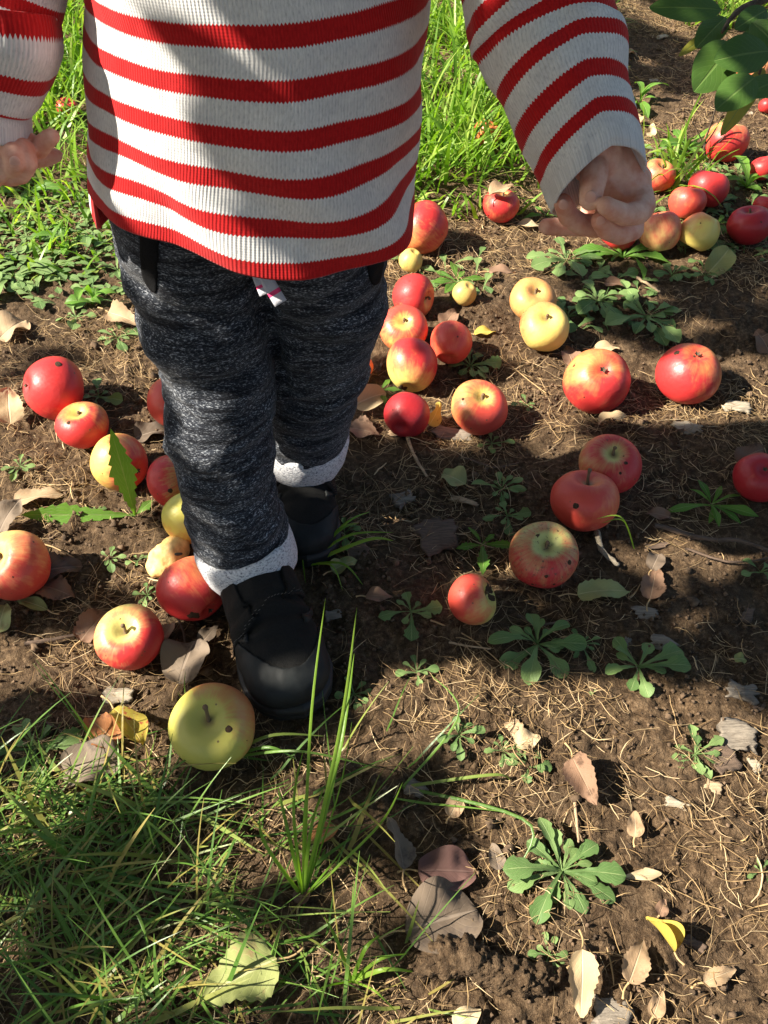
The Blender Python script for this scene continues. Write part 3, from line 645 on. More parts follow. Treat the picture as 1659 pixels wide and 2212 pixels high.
for bl in [(22, 1244, 1093, 6), (9, 494, 1575, 7), (0, 126, 786, 7, 'wormhole'), (1, 148, 913, 4), (23, 1180, 1245, 4), (23, 1150, 1262, 3), (23, 1197, 1262, 3), (23, 1230, 1215, 5), (24, 1056, 1268, 15, 'rotten_patch', .02, .6), (24, 1062, 1292, 9, 'rotten_patch', .02, .6), (19, 1240, 790, 3), (20, 1462, 762, 6), (20, 1500, 770, 3), (21, 1352, 1000, 4), (21, 1340, 1022, 3), (10, 1000, 862, 3), (4, 385, 1000, 8, 'bruise', .012, .7), (8, 420, 1330, 12, 'bruise', .01, .9), (12, 868, 838, 10, 'bruise', .01, .9), (4, 368, 1060, 5), (3, 240, 960, 3)]:
    blemish(*bl)

for i_, row in enumerate(A):
    if row[2] < 40 or i_ == 22: continue
    rq = np.random.default_rng(300+i_)
    for k in range(int(rq.integers(0, 3))):
        a_ = rq.random()*2*PI; q_ = row[2]*rq.uniform(.25, .85); blemish(i_, row[0]+math.cos(a_)*q_, row[1]+math.sin(a_)*q_, rq.uniform(.9, 1.7)*(1+1.0*(rq.random() < .12)), 'scab', .008, 1.1)

# bitten chunk of apple flesh
def voxel(bm, size, smooth=2, name='mesh', fac=.6):
    me = bpy.data.meshes.new('tmp'); bm.to_mesh(me); bm.free(); o = bpy.data.objects.new('tmp', me); COL.objects.link(o)
    m = o.modifiers.new('r', 'REMESH'); m.mode = 'VOXEL'; m.voxel_size = size
    if smooth: s = o.modifiers.new('s', 'SMOOTH'); s.iterations = smooth; s.factor = fac
    dg = bpy.context.evaluated_depsgraph_get(); out = bpy.data.meshes.new_from_object(o.evaluated_get(dg)); out.name = name
    bpy.data.objects.remove(o); bpy.data.meshes.remove(me); return out
def hull(bm, balls, sub=2):
    t = bmesh.new()
    for c, r in balls:
        r = (r, r, r) if not hasattr(r, '__len__') else r
        bmesh.ops.create_icosphere(t, subdivisions=sub, radius=1, matrix=Matrix.Translation(Vector(c)) @ Matrix.Diagonal((r[0], r[1], r[2], 1)))
    if len(balls) > 1:
        ret = bmesh.ops.convex_hull(t, input=t.verts[:], use_existing_faces=False)
        dead = [g for g in t.verts if not g.link_faces or g in ret['geom_interior']]
        inner = set(g for g in ret['geom_interior'] if isinstance(g, bmesh.types.BMVert))
        hf = set(g for g in ret['geom'] if isinstance(g, bmesh.types.BMFace))
        bmesh.ops.delete(t, geom=[f for f in t.faces if f not in hf], context='FACES')
        bmesh.ops.delete(t, geom=[v for v in t.verts if not v.link_faces], context='VERTS')
    bmesh.ops.recalc_face_normals(t, faces=t.faces[:])
    tmp = bpy.data.meshes.new('h'); t.to_mesh(tmp); t.free(); bm.from_mesh(tmp); bpy.data.meshes.remove(tmp)
def chain(bm, pts):      # pts: (vector, radius)
    for a, b in zip(pts[:-1], pts[1:]): hull(bm, [a, b])
def get_co(me):
    co = np.empty(len(me.vertices)*3, np.float32); me.vertices.foreach_get('co', co); return co.reshape(-1, 3).astype(float)
def get_no(me):
    no = np.empty(len(me.vertices)*3, np.float32); me.vertex_normals.foreach_get('vector', no); return no.reshape(-1, 3).astype(float)
def set_co(me, co): me.vertices.foreach_set('co', np.asarray(co, np.float32).ravel()); me.update()

flesh = simple('apple_flesh', (.80, .52, .20), .55, .22, 60, .5, .002)
bm = bmesh.new(); p = G(368, 1215); hull(bm, [((0, 0, .012), (.019, .030, .011)), ((.006, .012, .02), (.010, .016, .010))])
me = voxel(bm, .0016, 1, 'apple_chunk'); co = get_co(me); no = get_no(me); co += no*(.003*fbm(co[:, 0]/.008, co[:, 1]/.008, 3, 2))[:, None]; set_co(me, co)
ch = link('apple_chunk', me, flesh); ch.location = p; ch.rotation_euler = (0, 0, -.5); tag(ch, 'broken piece of yellow apple flesh with flies, beside the front boot cuff', 'apple piece')
for k, (x, y) in enumerate([(383, 1196), (354, 1238)]):
    q = G(x, y, .03); bm = bmesh.new(); hull(bm, [((0, 0, 0), (.0035, .002, .0018)), ((.004, 0, .0005), (.0016, .0016, .0015))]); me = voxel(bm, .0006, 1, 'fly')
    fo = link('fly', me, simple('fly_black', (.03, .025, .02), .4)); fo.location = q-Vector((0, 0, .001)); fo.rotation_euler = (0, 0, k*1.3)
    tag(fo, ['black fly on the upper end of the apple piece', 'black fly on the lower end of the apple piece'][k], 'fly')

# ------------------------------------------------------------------ dry leaves
def dry_leaf(cx, cy, Lp, ang, kind, asp, mat, lab, lift=.004, tilt=0, cat='leaf', arch=(.25, -.3), curl=.3, stalk=True, teeth=0, pitch=0.0, grp='fallen leaves on the soil'):
    sc = project(*G(cx, cy))[2]; L = Lp*sc/FPX; sd = int(cx*7+cy) % 97
    v, f, u = leaf_geo(L, L*asp, 26, 5, arch, .12, kind, teeth, .14 if teeth else 0, .0, .12, sd, curl)
    v = v-np.array([0, L/2, 0])
    R = rotz(math.radians(ang)-PI/2)@rot_any((0, 1, 0), tilt)@rot_any((1, 0, 0), pitch); v = v@R.T
    p = G(cx, cy, lift); v[:, 2] -= v[:, 2].min()*.8
    gz = H(v[:, 0]+p.x, v[:, 1]+p.y)-H(p.x, p.y); v[:, 2] += gz
    mb = MB(); mb.add(v, f, (sd % 10)/10, u); o = mb.build('fallen_leaf' if cat == 'leaf' else 'seed_wing', M[mat]); o.location = p
    tag(o, lab, cat, grp)
    if stalk:
        base = v[5]; dr = (v[5]-v[11*8+5]); dr /= np.linalg.norm(dr)+1e-9
        e = base+dr*L*.35; e[2] = max(e[2]*.5, .001); m_ = (base+e)/2+np.array([dr[1], -dr[0], 0])*L*.04
        sv, sf = tube(spline([base, m_, e], 6), [.0009, .0008, .0008, .0008, .0009, .0012], 6); s = MB(); s.add(sv, sf, .6); s.build('stalk', M['straw'], o)
    return o
LV = [
 (25, 885, 85, 100, 'ovate', .8, 'leaf_pale', 'cream dry leaf with rosy edge, beside the big wormholed apple'),
 (28, 715, 80, 60, 'round', .9, 'leaf_tan', 'round tan leaf at the picture edge above the big red apple'),
 (268, 690, 88, -30, 'ovate', .55, 'leaf_tan', 'tan folded leaf against the thigh of the trousers'),
 (332, 937, 80, 20, 'ovate', .75, 'leaf_grey', 'grey brown leaf below the apple behind the trouser leg'),
 (130, 1235, 100, 10, 'ovate', .75, 'leaf_grey', 'serrated grey brown leaf tucked under the orange red apple'),
 (125, 1282, 95, -20, 'ovate', .7, 'leaf_brown', 'lower serrated brown leaf under the orange red apple'),
 (70, 1308, 80, 160, 'oval', .4, 'leaf_olive', 'dark green leaf below the serrated brown leaves'),
 (6, 1335, 80, 95, 'ovate', .7, 'leaf_olive', 'green grey leaf cut by the picture edge under the orange red apple'),
 (208, 1352, 95, 60, 'ovate', .75, 'leaf_brown', 'dark brown leaf behind the red and yellow apple with short stem'),
 (404, 1432, 110, 80, 'round', .95, 'leaf_grey', 'large round grey brown leaf between boot and short stemmed apple'),
 (452, 1372, 60, 60, 'ovate', .6, 'leaf_grey', 'small grey leaf between the boot strap and the large round leaf'),
 (365, 1362, 50, 70, 'ovate', .6, 'leaf_tan', 'small tan leaf squeezed between two red apples near the boot'),
 (222, 1580, 105, 140, 'ovate', .75, 'leaf_orange', 'rust brown leaf under the red spotted yellow leaf'),
 (278, 1572, 125, -50, 'oval', .55, 'leaf_spotted', 'yellow green leaf with red spots beside the largest apple'),
 (200, 1655, 130, 10, 'round', .8, 'leaf_grey', 'grey brown leaf half covered by thin grass'),
 (515, 2118, 175, 205, 'ovate', .8, 'leaf_olive', 'largest leaf, pale with a yellow green edge, lying in the grass'),
 (965, 1885, 125, 0, 'round', .72, 'leaf_purple', 'smooth purple brown leaf above the crumpled grey one'),
 (955, 1990, 165, 15, 'round', .9, 'leaf_grey', 'large crumpled grey leaf next to the root'),
 (855, 1822, 120, 105, 'ovate', .45, 'leaf_grey', 'narrow grey brown leaf standing at the edge of the grass'),
 (1262, 1690, 110, -70, 'ovate', .62, 'leaf_brown', 'shiny brown leaf with curled tip on the sunlit soil'),
 (982, 1745, 46, 60, 'round', .9, 'leaf_tan', 'small roundish tan leaf above the purple brown one'),
 (1140, 1600, 62, 20, 'ovate', .75, 'leaf_pale', 'pale tan serrated leaf behind the small rosette weeds'),
 (1305, 1282, 118, 5, 'ovate', .48, 'leaf_olive', 'grey green oval leaf lying with its stalk, below the squat dirty apple'),
 (1410, 1262, 90, 70, 'ovate', .6, 'leaf_brown', 'brown leaf behind the grey green oval leaf'),
 (1415, 1215, 50, 60, 'round', .8, 'leaf_grey', 'small grey leaf above the grey green oval leaf'),
 (980, 1036, 58, 150, 'round', .9, 'leaf_olive', 'round yellowing leaf with a stalk beside the shaded twigs'),
 (1320, 918, 70, -25, 'ovate', .5, 'leaf_pale', 'pale curled leaf just below the large round red apple'),
 (938, 902, 66, 95, 'ovate', .5, 'leaf_yellow', 'pale yellow leaf propped between dark red and orange apples'),
 (800, 862, 80, 30, 'ovate', .7, 'leaf_pale', 'curled straw coloured leaf beside the back knee'),
 (785, 935, 85, -20, 'ovate', .7, 'leaf_brown', 'brown leaf beside the back trouser cuff'),
 (1228, 772, 60, 100, 'ovate', .7, 'leaf_brown', 'brown leaf tucked behind the large round red apple'),
 (1310, 755, 60, 0, 'ovate', .5, 'leaf_pale', 'pale leaf on the soil behind the large round red apple'),
 (1646, 742, 75, 100, 'ovate', .7, 'leaf_brown', 'brown leaf at the picture edge beyond the flattened apple'),
 (1622, 985, 85, 30, 'ovate', .6, 'leaf_brown', 'brown leaf behind the crimson apple at the picture edge'),
 (1420, 1115, 56, 170, 'ovate', .6, 'leaf_brown', 'brown curled leaf in shade, beside the dark spotted apple'),
 (1252, 2130, 130, 265, 'ovate', .5, 'leaf_pale', 'pale tan pointed leaf standing near the bottom edge'),
 (1375, 2075, 100, 60, 'ovate', .6, 'leaf_tan', 'tan leaf under the curled yellow one'),
 (1425, 2018, 85, 125, 'ovate', .4, 'leaf_yellow', 'bright yellow twisted leaf with brown spots'),
 (1555, 2108, 85, 20, 'ovate', .45, 'leaf_tan', 'folded tan leaf near the bottom corner'),
 (1265, 2075, 55, 20, 'ovate', .6, 'leaf_purple', 'small reddish brown leaf on top of the pale pointed one'),
 (1420, 2168, 60, 60, 'ovate', .6, 'leaf_tan', 'tan leaf fragment at the bottom edge'),
 (1010, 2200, 70, 30, 'ovate', .7, 'leaf_pale', 'pale leaf cut by the bottom edge'),
 (1070, 1850, 60, 100, 'ovate', .6, 'leaf_grey', 'small grey leaf between grass loop and big rosette'),
 (1598, 1425, 26, 0, 'round', 1., 'leaf_olive', 'tiny round yellow green leaf on shaded soil'),
 (972, 690, 60, 60, 'ovate', .7, 'leaf_brown', 'brown leaf behind the orange oval apple'),
 (1085, 412, 60, 30, 'ovate', .6, 'leaf_tan', 'dead leaf lying over the apple at the grass edge'),
 (1048, 720, 50, 10, 'ovate', .5, 'leaf_yellow', 'yellow leaf beside the orange oval apple'),
 (85, 1078, 105, 15, 'ovate', .45, 'leaf_tan', 'curled tan leaf below the dandelion flank'),
 (25, 1125, 95, 60, 'ovate', .7, 'leaf_grey', 'withered grey leaf left of the flat dandelion leaf'),
 (1548, 577, 62, 60, 'round', .9, 'leaf_olive', 'cupped dark green leaf standing on the soil below the apple cluster'),
 (745, 1222, 62, 30, 'ovate', .7, 'leaf_olive', 'yellow green leaf beside the back boot'),
 (705, 1800, 70, 30, 'ovate', .6, 'leaf_orange', 'rusty leaf glimpsed through the grass'),
 (655, 1925, 60, 80, 'ovate', .6, 'leaf_brown', 'brown leaf behind the tall grass stems'),
 (1335, 620, 60, -20, 'ovate', .5, 'leaf_brown', 'brown leaf between two green rosettes'),
 (1085, 590, 55, 0, 'ovate', .5, 'leaf_brown', 'dark curled leaf near the russet apple'),
 (1280, 560, 50, 0, 'ovate', .5, 'leaf_pale', 'cream leaf under the fist'),
 (1145, 490, 60, -10, 'ovate', .4, 'leaf_pale', 'cream curled leaf in front of the grass edge apple'),
 (1355, 120, 50, 20, 'ovate', .6, 'leaf_tan', 'tan leaf on the distant shaded soil'),
 (1320, 135, 34, 80, 'oval', .6, 'leaf_yellow', 'yellowed leaf stub beside the upper sleeve'),
 (1375, 258, 38, 80, 'ovate', .7, 'leaf_tan', 'upright tan leaf beside the sleeve elbow'),
 (1405, 290, 30, 80, 'ovate', .7, 'leaf_pale', 'cream leaf upright on the sunlit soil strip'),
 (1240, 1200, 40, 20, 'ovate', .6, 'leaf_brown', 'brown scrap behind the squat dirty apple'),
 (820, 1290, 60, 0, 'ovate', .6, 'leaf_brown', 'brown leaf in the shade right of the boots'),
 (1600, 1040, 70, 110, 'ovate', .5, 'leaf_grey', 'grey leaf under the shaded dandelion'),
 (1430, 1960, 40, 60, 'ovate', .7, 'leaf_brown', 'brown leaf scrap above the bright yellow leaf'),
 (1370, 1780, 60, 80, 'ovate', .6, 'leaf_tan', 'tan leaf half sunk in soil above the maple seed'),
]
special = {938: dict(lift=.01, tilt=.9, pitch=.6), 1548: dict(lift=.006, tilt=.5, pitch=.8), 278: dict(lift=.014, tilt=-.5, pitch=.1), 1262: dict(lift=.01, tilt=.4, curl=.8), 1425: dict(lift=.01, curl=2.4, tilt=.5),
           268: dict(lift=.012, tilt=.4, curl=.6), 25: dict(lift=.012, pitch=.4), 515: dict(lift=.018, tilt=.15, curl=.15), 1252: dict(lift=.01, pitch=-.4, curl=.5), 1085: dict(lift=.055), 855: dict(lift=.01, tilt=.7),
           1320: dict(lift=.01, pitch=.7), 1375: dict(lift=.01), 1405: dict(lift=.005, pitch=.9), 800: dict(lift=.012, tilt=.6, curl=1)}
for l in LV:
    cx, cy, Lp, ang, kind, asp, mat, lab = l
    kw = special.get(cx, {}); 
    if kind == 'ovate' and Lp > 80 and cx != 1425: kw = dict(kw, teeth=16)
    dry_leaf(cx, cy, Lp, ang, kind, asp, mat, lab, **kw)
sw = dry_leaf(1385, 1892, 92, 5, 'dand', .32, 'leaf_pale', 'pale winged maple seed beside the big rosette', stalk=False, cat='seed', arch=(.1, 0), grp='seeds on the soil')

# ------------------------------------------------------------------ wood chips and twigs
def chip(cx, cy, wp, hp, ang, mat, lab, thick=.35, group='wood chips on the soil', name='wood_chip'):
    p = G(cx, cy, 0); sc = project(*p)[2]; a = wp*sc/FPX; b_ = hp*sc/FPX/.8; c = min(a, b_)*thick*.6; a *= .9; b_ *= .85
    rr = np.random.default_rng(int(cx*3+cy)); nx, ny = 14, 8
    s = np.linspace(-.5, .5, nx); t = np.linspace(-.5, .5, ny); out = []; F = []
    for side in (1, -1):
        X_, Y_ = np.meshgrid(s, t, indexing='ij'); jag = rr.normal(0, .075, ny)[None, :]+.10*t[None, :]*rr.normal()*np.sign(X_)*(np.abs(X_) > .45)
        x = (X_+jag)*a; y = Y_*b_*(1+.22*np.sin(X_*5+rr.random()*6)-.25*X_)+b_*.12*fbm(X_*6+cx, Y_*2+cy, 2, 5); z = side*c/2*(1-.25*np.abs(Y_)*2)+.25*c*fbm(X_*3+cx, Y_*22+cy, 3, 3)+.12*c*np.sin(X_*4)
        out.append(np.stack([x, y, z], -1).reshape(-1, 3))
    g = grid_faces(nx, ny); F = [g, g[:, ::-1]+nx*ny]; m_ = nx*ny; br = []
    border = [(i, 0) for i in range(nx)]+[(nx-1, j) for j in range(1, ny)]+[(i, ny-1) for i in range(nx-2, -1, -1)]+[(0, j) for j in range(ny-2, 0, -1)]
    ids = [i*ny+j for i, j in border]
    for k in range(len(ids)): q, w_ = ids[k], ids[(k+1) % len(ids)]; br.append([q, w_, w_+m_, q+m_])
    v = np.concatenate(out); R = rotz(math.radians(ang))@rot_any((1, .3, 0), rr.normal(0, .15)); v = v@R.T
    mb = MB(); mb.add(v, np.concatenate(F+[np.array(br)]), rr.random()); o = mb.build(name, M[mat], smooth=False); o.location = p+Vector((0, 0, c*.55)); tag(o, lab, 'wood chip', group)
CHIPS = [
 (1485, 928, 62, 26, -5, 'chip_white', 'bleached wood chip below the flattened apple'), (1395, 1326, 50, 26, 0, 'chip_grey', 'small grey chip below the grey green leaf'),
 (1590, 1592, 78, 60, -15, 'chip_grey', 'large square grey chip at the edge of the sunlit soil'), (1600, 1497, 62, 42, -20, 'chip_grey', 'grey chip in shade above the large square one'),
 (257, 1504, 68, 32, -12, 'chip_white', 'bleached chip above the red spotted leaf'), (897, 1706, 44, 32, -35, 'chip_grey', 'grey splinter chip at the grass margin'),
 (870, 1080, 46, 36, 25, 'chip_grey', 'grey chip right of the back boot'), (945, 1165, 90, 70, 20, 'chip_dark', 'rotten dark wood lump in the shade'),
 (1462, 1738, 48, 18, -20, 'chip_white', 'white oblong chip on sunlit soil'), (122, 1150, 24, 42, 5, 'chip_dark', 'dark upright chip above the cut off orange apple'),
 (770, 1196, 52, 38, 10, 'chip_dark', 'dark chip with a tan core beside the back boot'), (1432, 1392, 60, 28, -25, 'chip_grey', 'weathered grey chip between two shaded weeds'),
 (1592, 882, 56, 34, -20, 'chip_white', 'pale chip beyond the flattened apple'), (868, 936, 60, 14, 5, 'chip_tan', 'splinter lying under the dark red apple'),
 (1000, 1082, 60, 14, -18, 'chip_tan', 'tan splinter left of the shaded rosette'), (1110, 1572, 34, 32, 30, 'chip_tan', 'reddish tan chip beside the small rosette weeds'),
 (1560, 1640, 60, 60, 20, 'chip_dark', 'dark block of bark below the large square chip'), (1322, 2188, 56, 70, 80, 'chip_grey', 'weathered plank piece cut by the bottom edge'),
 (1540, 1700, 40, 22, -30, 'chip_tan', 'tan chip below the sunlit rosette'), (935, 1130, 40, 16, 40, 'chip_dark', 'dark splinter above the rotten lump'),
 (1420, 1180, 50, 12, 10, 'chip_dark', 'dark splinter in shade beside the white twig'), (1350, 1395, 44, 16, 60, 'chip_grey', 'grey splinter standing in the shaded weeds'),
 (1430, 82, 26, 16, 20, 'chip_white', 'white chip on the distant soil'), (1412, 175, 20, 10, 10, 'chip_white', 'small white flake on the distant shaded soil'),
 (1618, 246, 18, 10, 0, 'chip_white', 'pinkish white flake below the hanging leaves'), (1630, 1655, 20, 30, 10, 'chip_white', 'white sliver at the picture edge beside the large chip'),
 (1315, 48, 24, 18, 20, 'chip_tan', 'reddish chip beside the upper sleeve'), (980, 940, 90, 26, -8, 'chip_grey', 'flat grey splinter under the shiny orange red apple'),
 (1610, 1330, 40, 24, 50, 'chip_dark', 'dark chip at the shaded picture edge'), (720, 1330, 36, 20, 10, 'chip_grey', 'grey chip behind the tall thin blade'),
 (1500, 2040, 50, 18, -30, 'chip_dark', 'dark splinter right of the yellow twisted leaf'), (1640, 1530, 50, 24, 10, 'chip_dark', 'dark shaded chip at the picture edge'),
]
for c in CHIPS: chip(*c)
def twig(pts, th, mat, lab, lift=.003, name='twig', group='twigs on the soil'):
    P3 = [G(x, y, lift+th) for x, y in pts]; n = 12; sp_ = spline(P3, n); sp_[:, 2] += np.abs(np.sin(np.arange(n)*1.9))*th*.7
    v, f = tube(sp_, th*(1-.35*np.linspace(0, 1, n)), 8, .18, int(pts[0][0])); p = Vector(sp_[n//2]); mb = MB(); mb.add(v-np.array(p), f, .5); o = mb.build(name, M[mat]); o.location = p; tag(o, lab, 'twig', group)
TW = [
 (((1290, 1150), (1300, 1190), (1335, 1222)), .0035, 'chip_white', 'forked white twig below the dark spotted apple'),
 (((880, 945), (895, 985), (922, 1030)), .0022, 'chip_tan', 'tan twig slanting from the dark red apple'),
 (((1355, 590), (1390, 610), (1425, 632)), .0026, 'chip_tan', 'straight tan twig between the rosettes below the fist'),
 (((55, 1392), (120, 1382), (185, 1368)), .0024, 'chip_dark', 'dark twig left of the short stemmed apple'),
 (((970, 1388), (1010, 1396), (1060, 1402)), .0012, 'chip_tan', 'reddish thin twig in the shaded ground'),
 (((1415, 1135), (1520, 1165), (1600, 1170), (1690, 1205)), .0028, 'chip_dark', 'long grey stick running out of the picture'),
 (((1480, 1185), (1580, 1215), (1690, 1200)), .0014, 'chip_dark', 'thin dark stick below the long grey one'),
 (((1440, 880), (1490, 860), (1530, 770)), .0009, 'straw', 'thin dry stalk crossing in front of the flattened apple'),
 (((1180, 850), (1140, 820), (1080, 770)), .0008, 'straw', 'thin straw stalk between shiny and yellow apples'),
 (((250, 1640), (170, 1600), (100, 1560)), .0012, 'chip_dark', 'thin dark twig across the grey rosette'),
 (((360, 1300), (395, 1360), (402, 1440), (408, 1500)), .0012, 'chip_dark', 'dark hooked stem hanging beside the large round leaf'),
 (((1005, 990), (1070, 1010), (1120, 1000)), .0014, 'chip_dark', 'dark twig above the shaded rosette'),
 (((500, 1500), (440, 1520), (390, 1500)), .0012, 'leaf_orange', 'reddish twig behind the largest apple'),
 (((60, 1170), (110, 1180), (160, 1205)), .0010, 'straw', 'straw stalk on bare soil above the cut off apple'),
 (((930, 1340), (1010, 1375), (1090, 1440)), .0009, 'straw', 'long thin straw across the shaded soil'),
 (((1240, 1720), (1247, 1790), (1250, 1820)), .0014, 'chip_tan', 'upright tan stalk below the shiny brown leaf'),
 (((1120, 1330), (1160, 1350), (1230, 1340)), .0016, 'chip_dark', 'dark stick behind the shaded toothed rosette'),
]
for t in TW: twig(*t)
# soil covered root
bm = bmesh.new(); rp_ = [(G(905, 2092, .006), .010), (G(950, 2066, .012), .013), (G(1010, 2068, .014), .014), (G(1075, 2098, .012), .014), (G(1140, 2118, .009), .012), (G(1195, 2100, .006), .007)]
chain(bm, rp_); me = voxel(bm, .0018, 2, 'root'); co = get_co(me); no = get_no(me)
co += no*(.0055*fbm(co[:, 0]/.008, co[:, 1]/.008+co[:, 2]/.01, 5, 3, .75))[:, None]; set_co(me, co)
tag(link('root', me, M['soil']), 'soil crusted root ridge running along the bottom near the crumpled grey leaf', 'root')

# ------------------------------------------------------------------ weeds
def rosette(cx, cy, rp, nl, lab, mat='weed', kind='spat', parts=False, seed=0, up=.55, cat='weed', group='small rosette weeds', asp=.40, teeth=5, tamp=.24, name='rosette_weed', rot=0):
    p = G(cx, cy); sc = project(*p)[2]; R0 = rp*sc/FPX*(.9 if parts else .95); rr = np.random.default_rng(seed+int(cx+cy)); root = None
    leaves = []
    for k in range(nl):
        if k == 0 and cx != 1212: asp, up, tamp, teeth = asp*rr.uniform(.75, 1.25), up*rr.uniform(.6, 1.5), rr.uniform(.02, .36), int(rr.integers(3, 8))
        L = R0*(1.12 if k % 2 == 0 else .72)*rr.uniform(.6, 1.15); a = rot+2*PI*k*.381966*1.0+rr.normal(0, .15)
        n = 26 if rp > 60 else 16
        v, f, u = leaf_geo(L, L*asp*rr.uniform(.85, 1.2), n, 3, (up*rr.uniform(.6, 1.5), -up*rr.uniform(.3, .9)), rr.uniform(.05, .35), kind, teeth, tamp, 0, .05, int(rr.integers(0, 90)), rr.normal(0, .2))
        v = v@rot_any((0, 1, 0), rr.normal(0, .25)).T; v = v@rotz(a-PI/2).T; v[:, 2] += .002+.002*rr.random()
        v[:, 2] = np.maximum(v[:, 2], H(v[:, 0]+p.x, v[:, 1]+p.y)-p.z+.003)
        leaves.append((v, f, u, rr.random()))
    if parts:
        root = empty(name, p)
        for v, f, u, r in leaves: mb = MB(); mb.add(v, f, r, u); mb.build('leaf', M[mat], root)
        o = root
    else:
        mb = MB()
        for v, f, u, r in leaves: mb.add(v, f, r, u)
        o = mb.build(name, M[mat]); o.location = p
    return tag(o, lab, cat, group)
RS = [
 (1212, 1885, 122, 22, 'largest grey green rosette on the sunlit soil, lower half of the picture', True), (1185, 2065, 62, 8, 'small rosette just below the largest one', False),
 (992, 1592, 58, 9, 'small rosette beside the reddish tan chip', False), (1085, 1625, 52, 8, 'rosette between the tan leaf and chip', False), (1138, 1660, 62, 8, 'sprawling rosette in front of the pale tan serrated leaf', False),
 (1500, 1632, 72, 13, 'bright clump of round leaves next to the large square chip', False), (1640, 1885, 40, 7, 'little weed cut by the picture edge beside the sunlit soil', False),
 (1160, 1395, 112, 14, 'wide dark toothed rosette in the shade below the squat dirty apple', True), (1255, 1395, 62, 9, 'shaded rosette touching the wide dark one', False),
 (1378, 1445, 92, 10, 'tall shaded rosette reaching down to the sun patch', False), (888, 1325, 62, 8, 'shaded rosette between boots and notched apple', False), (900, 1455, 48, 7, 'faint small rosette in deep shade behind the long arched blade', False),
 (1082, 1062, 58, 12, 'fresh round leaved rosette left of the dark spotted apple', False), (1095, 1118, 48, 8, 'lower shaded rosette under the fresh round leaved one', False), (1062, 962, 42, 8, 'small weed below the shiny orange red apple', False),
 (1015, 795, 62, 12, 'rosette growing against the orange oval apple', False), (1135, 880, 28, 7, 'tiny bright weed beside the shiny orange red apple', False),
 (1222, 568, 82, 14, 'lush toothed rosette left below the fist', False), (1290, 655, 72, 14, 'rosette right of the russet apple', False), (1395, 690, 92, 16, 'broad grey green rosette behind the flattened apple', False),
 (1225, 690, 55, 10, 'rosette touching the pale yellow apple', False), (1520, 600, 58, 10, 'low weed beside the cupped dark green leaf', False), (1330, 608, 50, 9, 'rosette under the straight tan twig', False),
 (240, 1212, 42, 8, 'small pale weed alone on bare soil', False), (210, 1105, 26, 5, 'tiny weed beside the flat dandelion leaf', False), (215, 862, 48, 7, 'dark weed behind the yellow hollowed red apple', False), (45, 1012, 46, 8, 'pale weed at the edge below the pale cream leaf', False),
 (78, 1620, 118, 12, 'large shaded rosette left of the rust brown leaf', True), (255, 735, 62, 12, 'rosette at the thigh below the folded tan leaf', False),
 (30, 600, 85, 14, 'dense grey green rosette at the picture edge above the round tan leaf', False), (115, 585, 70, 12, 'rosette left of the tall dandelion', False), (60, 520, 70, 12, 'rosette at the margin of the tall grass near the picture edge', False),
 (190, 505, 62, 12, 'rosette under the white back hem', False), (255, 590, 60, 11, 'rosette between dandelion and trouser hip', False), (165, 690, 45, 8, 'small weed in front of the tall dandelion', False),
 (765, 1502, 52, 8, 'shaded weed right of the boot toe', False), (1330, 430, 45, 8, 'weed behind the fist', False), (1450, 600, 50, 9, 'weed beneath the pinkish apple', False), (745, 1155, 55, 7, 'shaded weed beside the back boot toe', False),
 (1640, 1240, 60, 6, 'weed stem at the shaded picture edge', False), (1290, 1500, 20, 5, 'tiny weed in the sunlit straw', False), (320, 1290, 40, 8, 'weed sprig between the two apples near the boot', False), (300, 1215, 26, 5, 'tiny grey weed above the boot side apples', False),
]
for cx, cy, rp, nl, lab, pt in RS: rosette(cx, cy, rp, nl, lab, parts=pt, up=.5, asp=(.29 if cx != 1212 else .33) if pt else .36)
DN = [
 (205, 660, 95, 7, 'tall sunlit dandelion with wide jagged leaves near the trouser hip'), (1535, 1095, 105, 9, 'dandelion plant beside the crimson apple'), (1345, 560, 105, 10, 'dandelion spreading under the red apple below the fist'),
 (985, 612, 85, 8, 'dandelion growing around the tiny wrinkled apple'), (1040, 1180, 95, 5, 'broad leaved dandelion left of the squat dirty apple'), (820, 850, 60, 4, 'dandelion beside the back knee'),
 (1480, 330, 90, 9, 'dandelion clump next to the small orange red apple'), (1380, 230, 80, 8, 'bright dandelion clump behind the sleeve elbow'), (1610, 410, 90, 7, 'dandelion between the red apples at the picture edge'),
 (60, 420, 90, 7, 'dandelion at the foot of the tall grass below the open hand'), (150, 520, 90, 6, 'dandelion behind the rosettes left of the shirt hem'), (1180, 470, 60, 6, 'low dandelion beside the grass edge apple'), (1545, 490, 50, 5, 'dandelion leaves between the yellow and deep red apples'),
]
for i, (cx, cy, rp, nl, lab) in enumerate(DN):
    rosette(cx, cy, rp, nl, lab, 'dandelion', 'dand', True, 40+i, 1.05 if i in (0, 6, 7, 8) else .6, 'dandelion', 'dandelion plants', .26, 9, .38, 'dandelion')
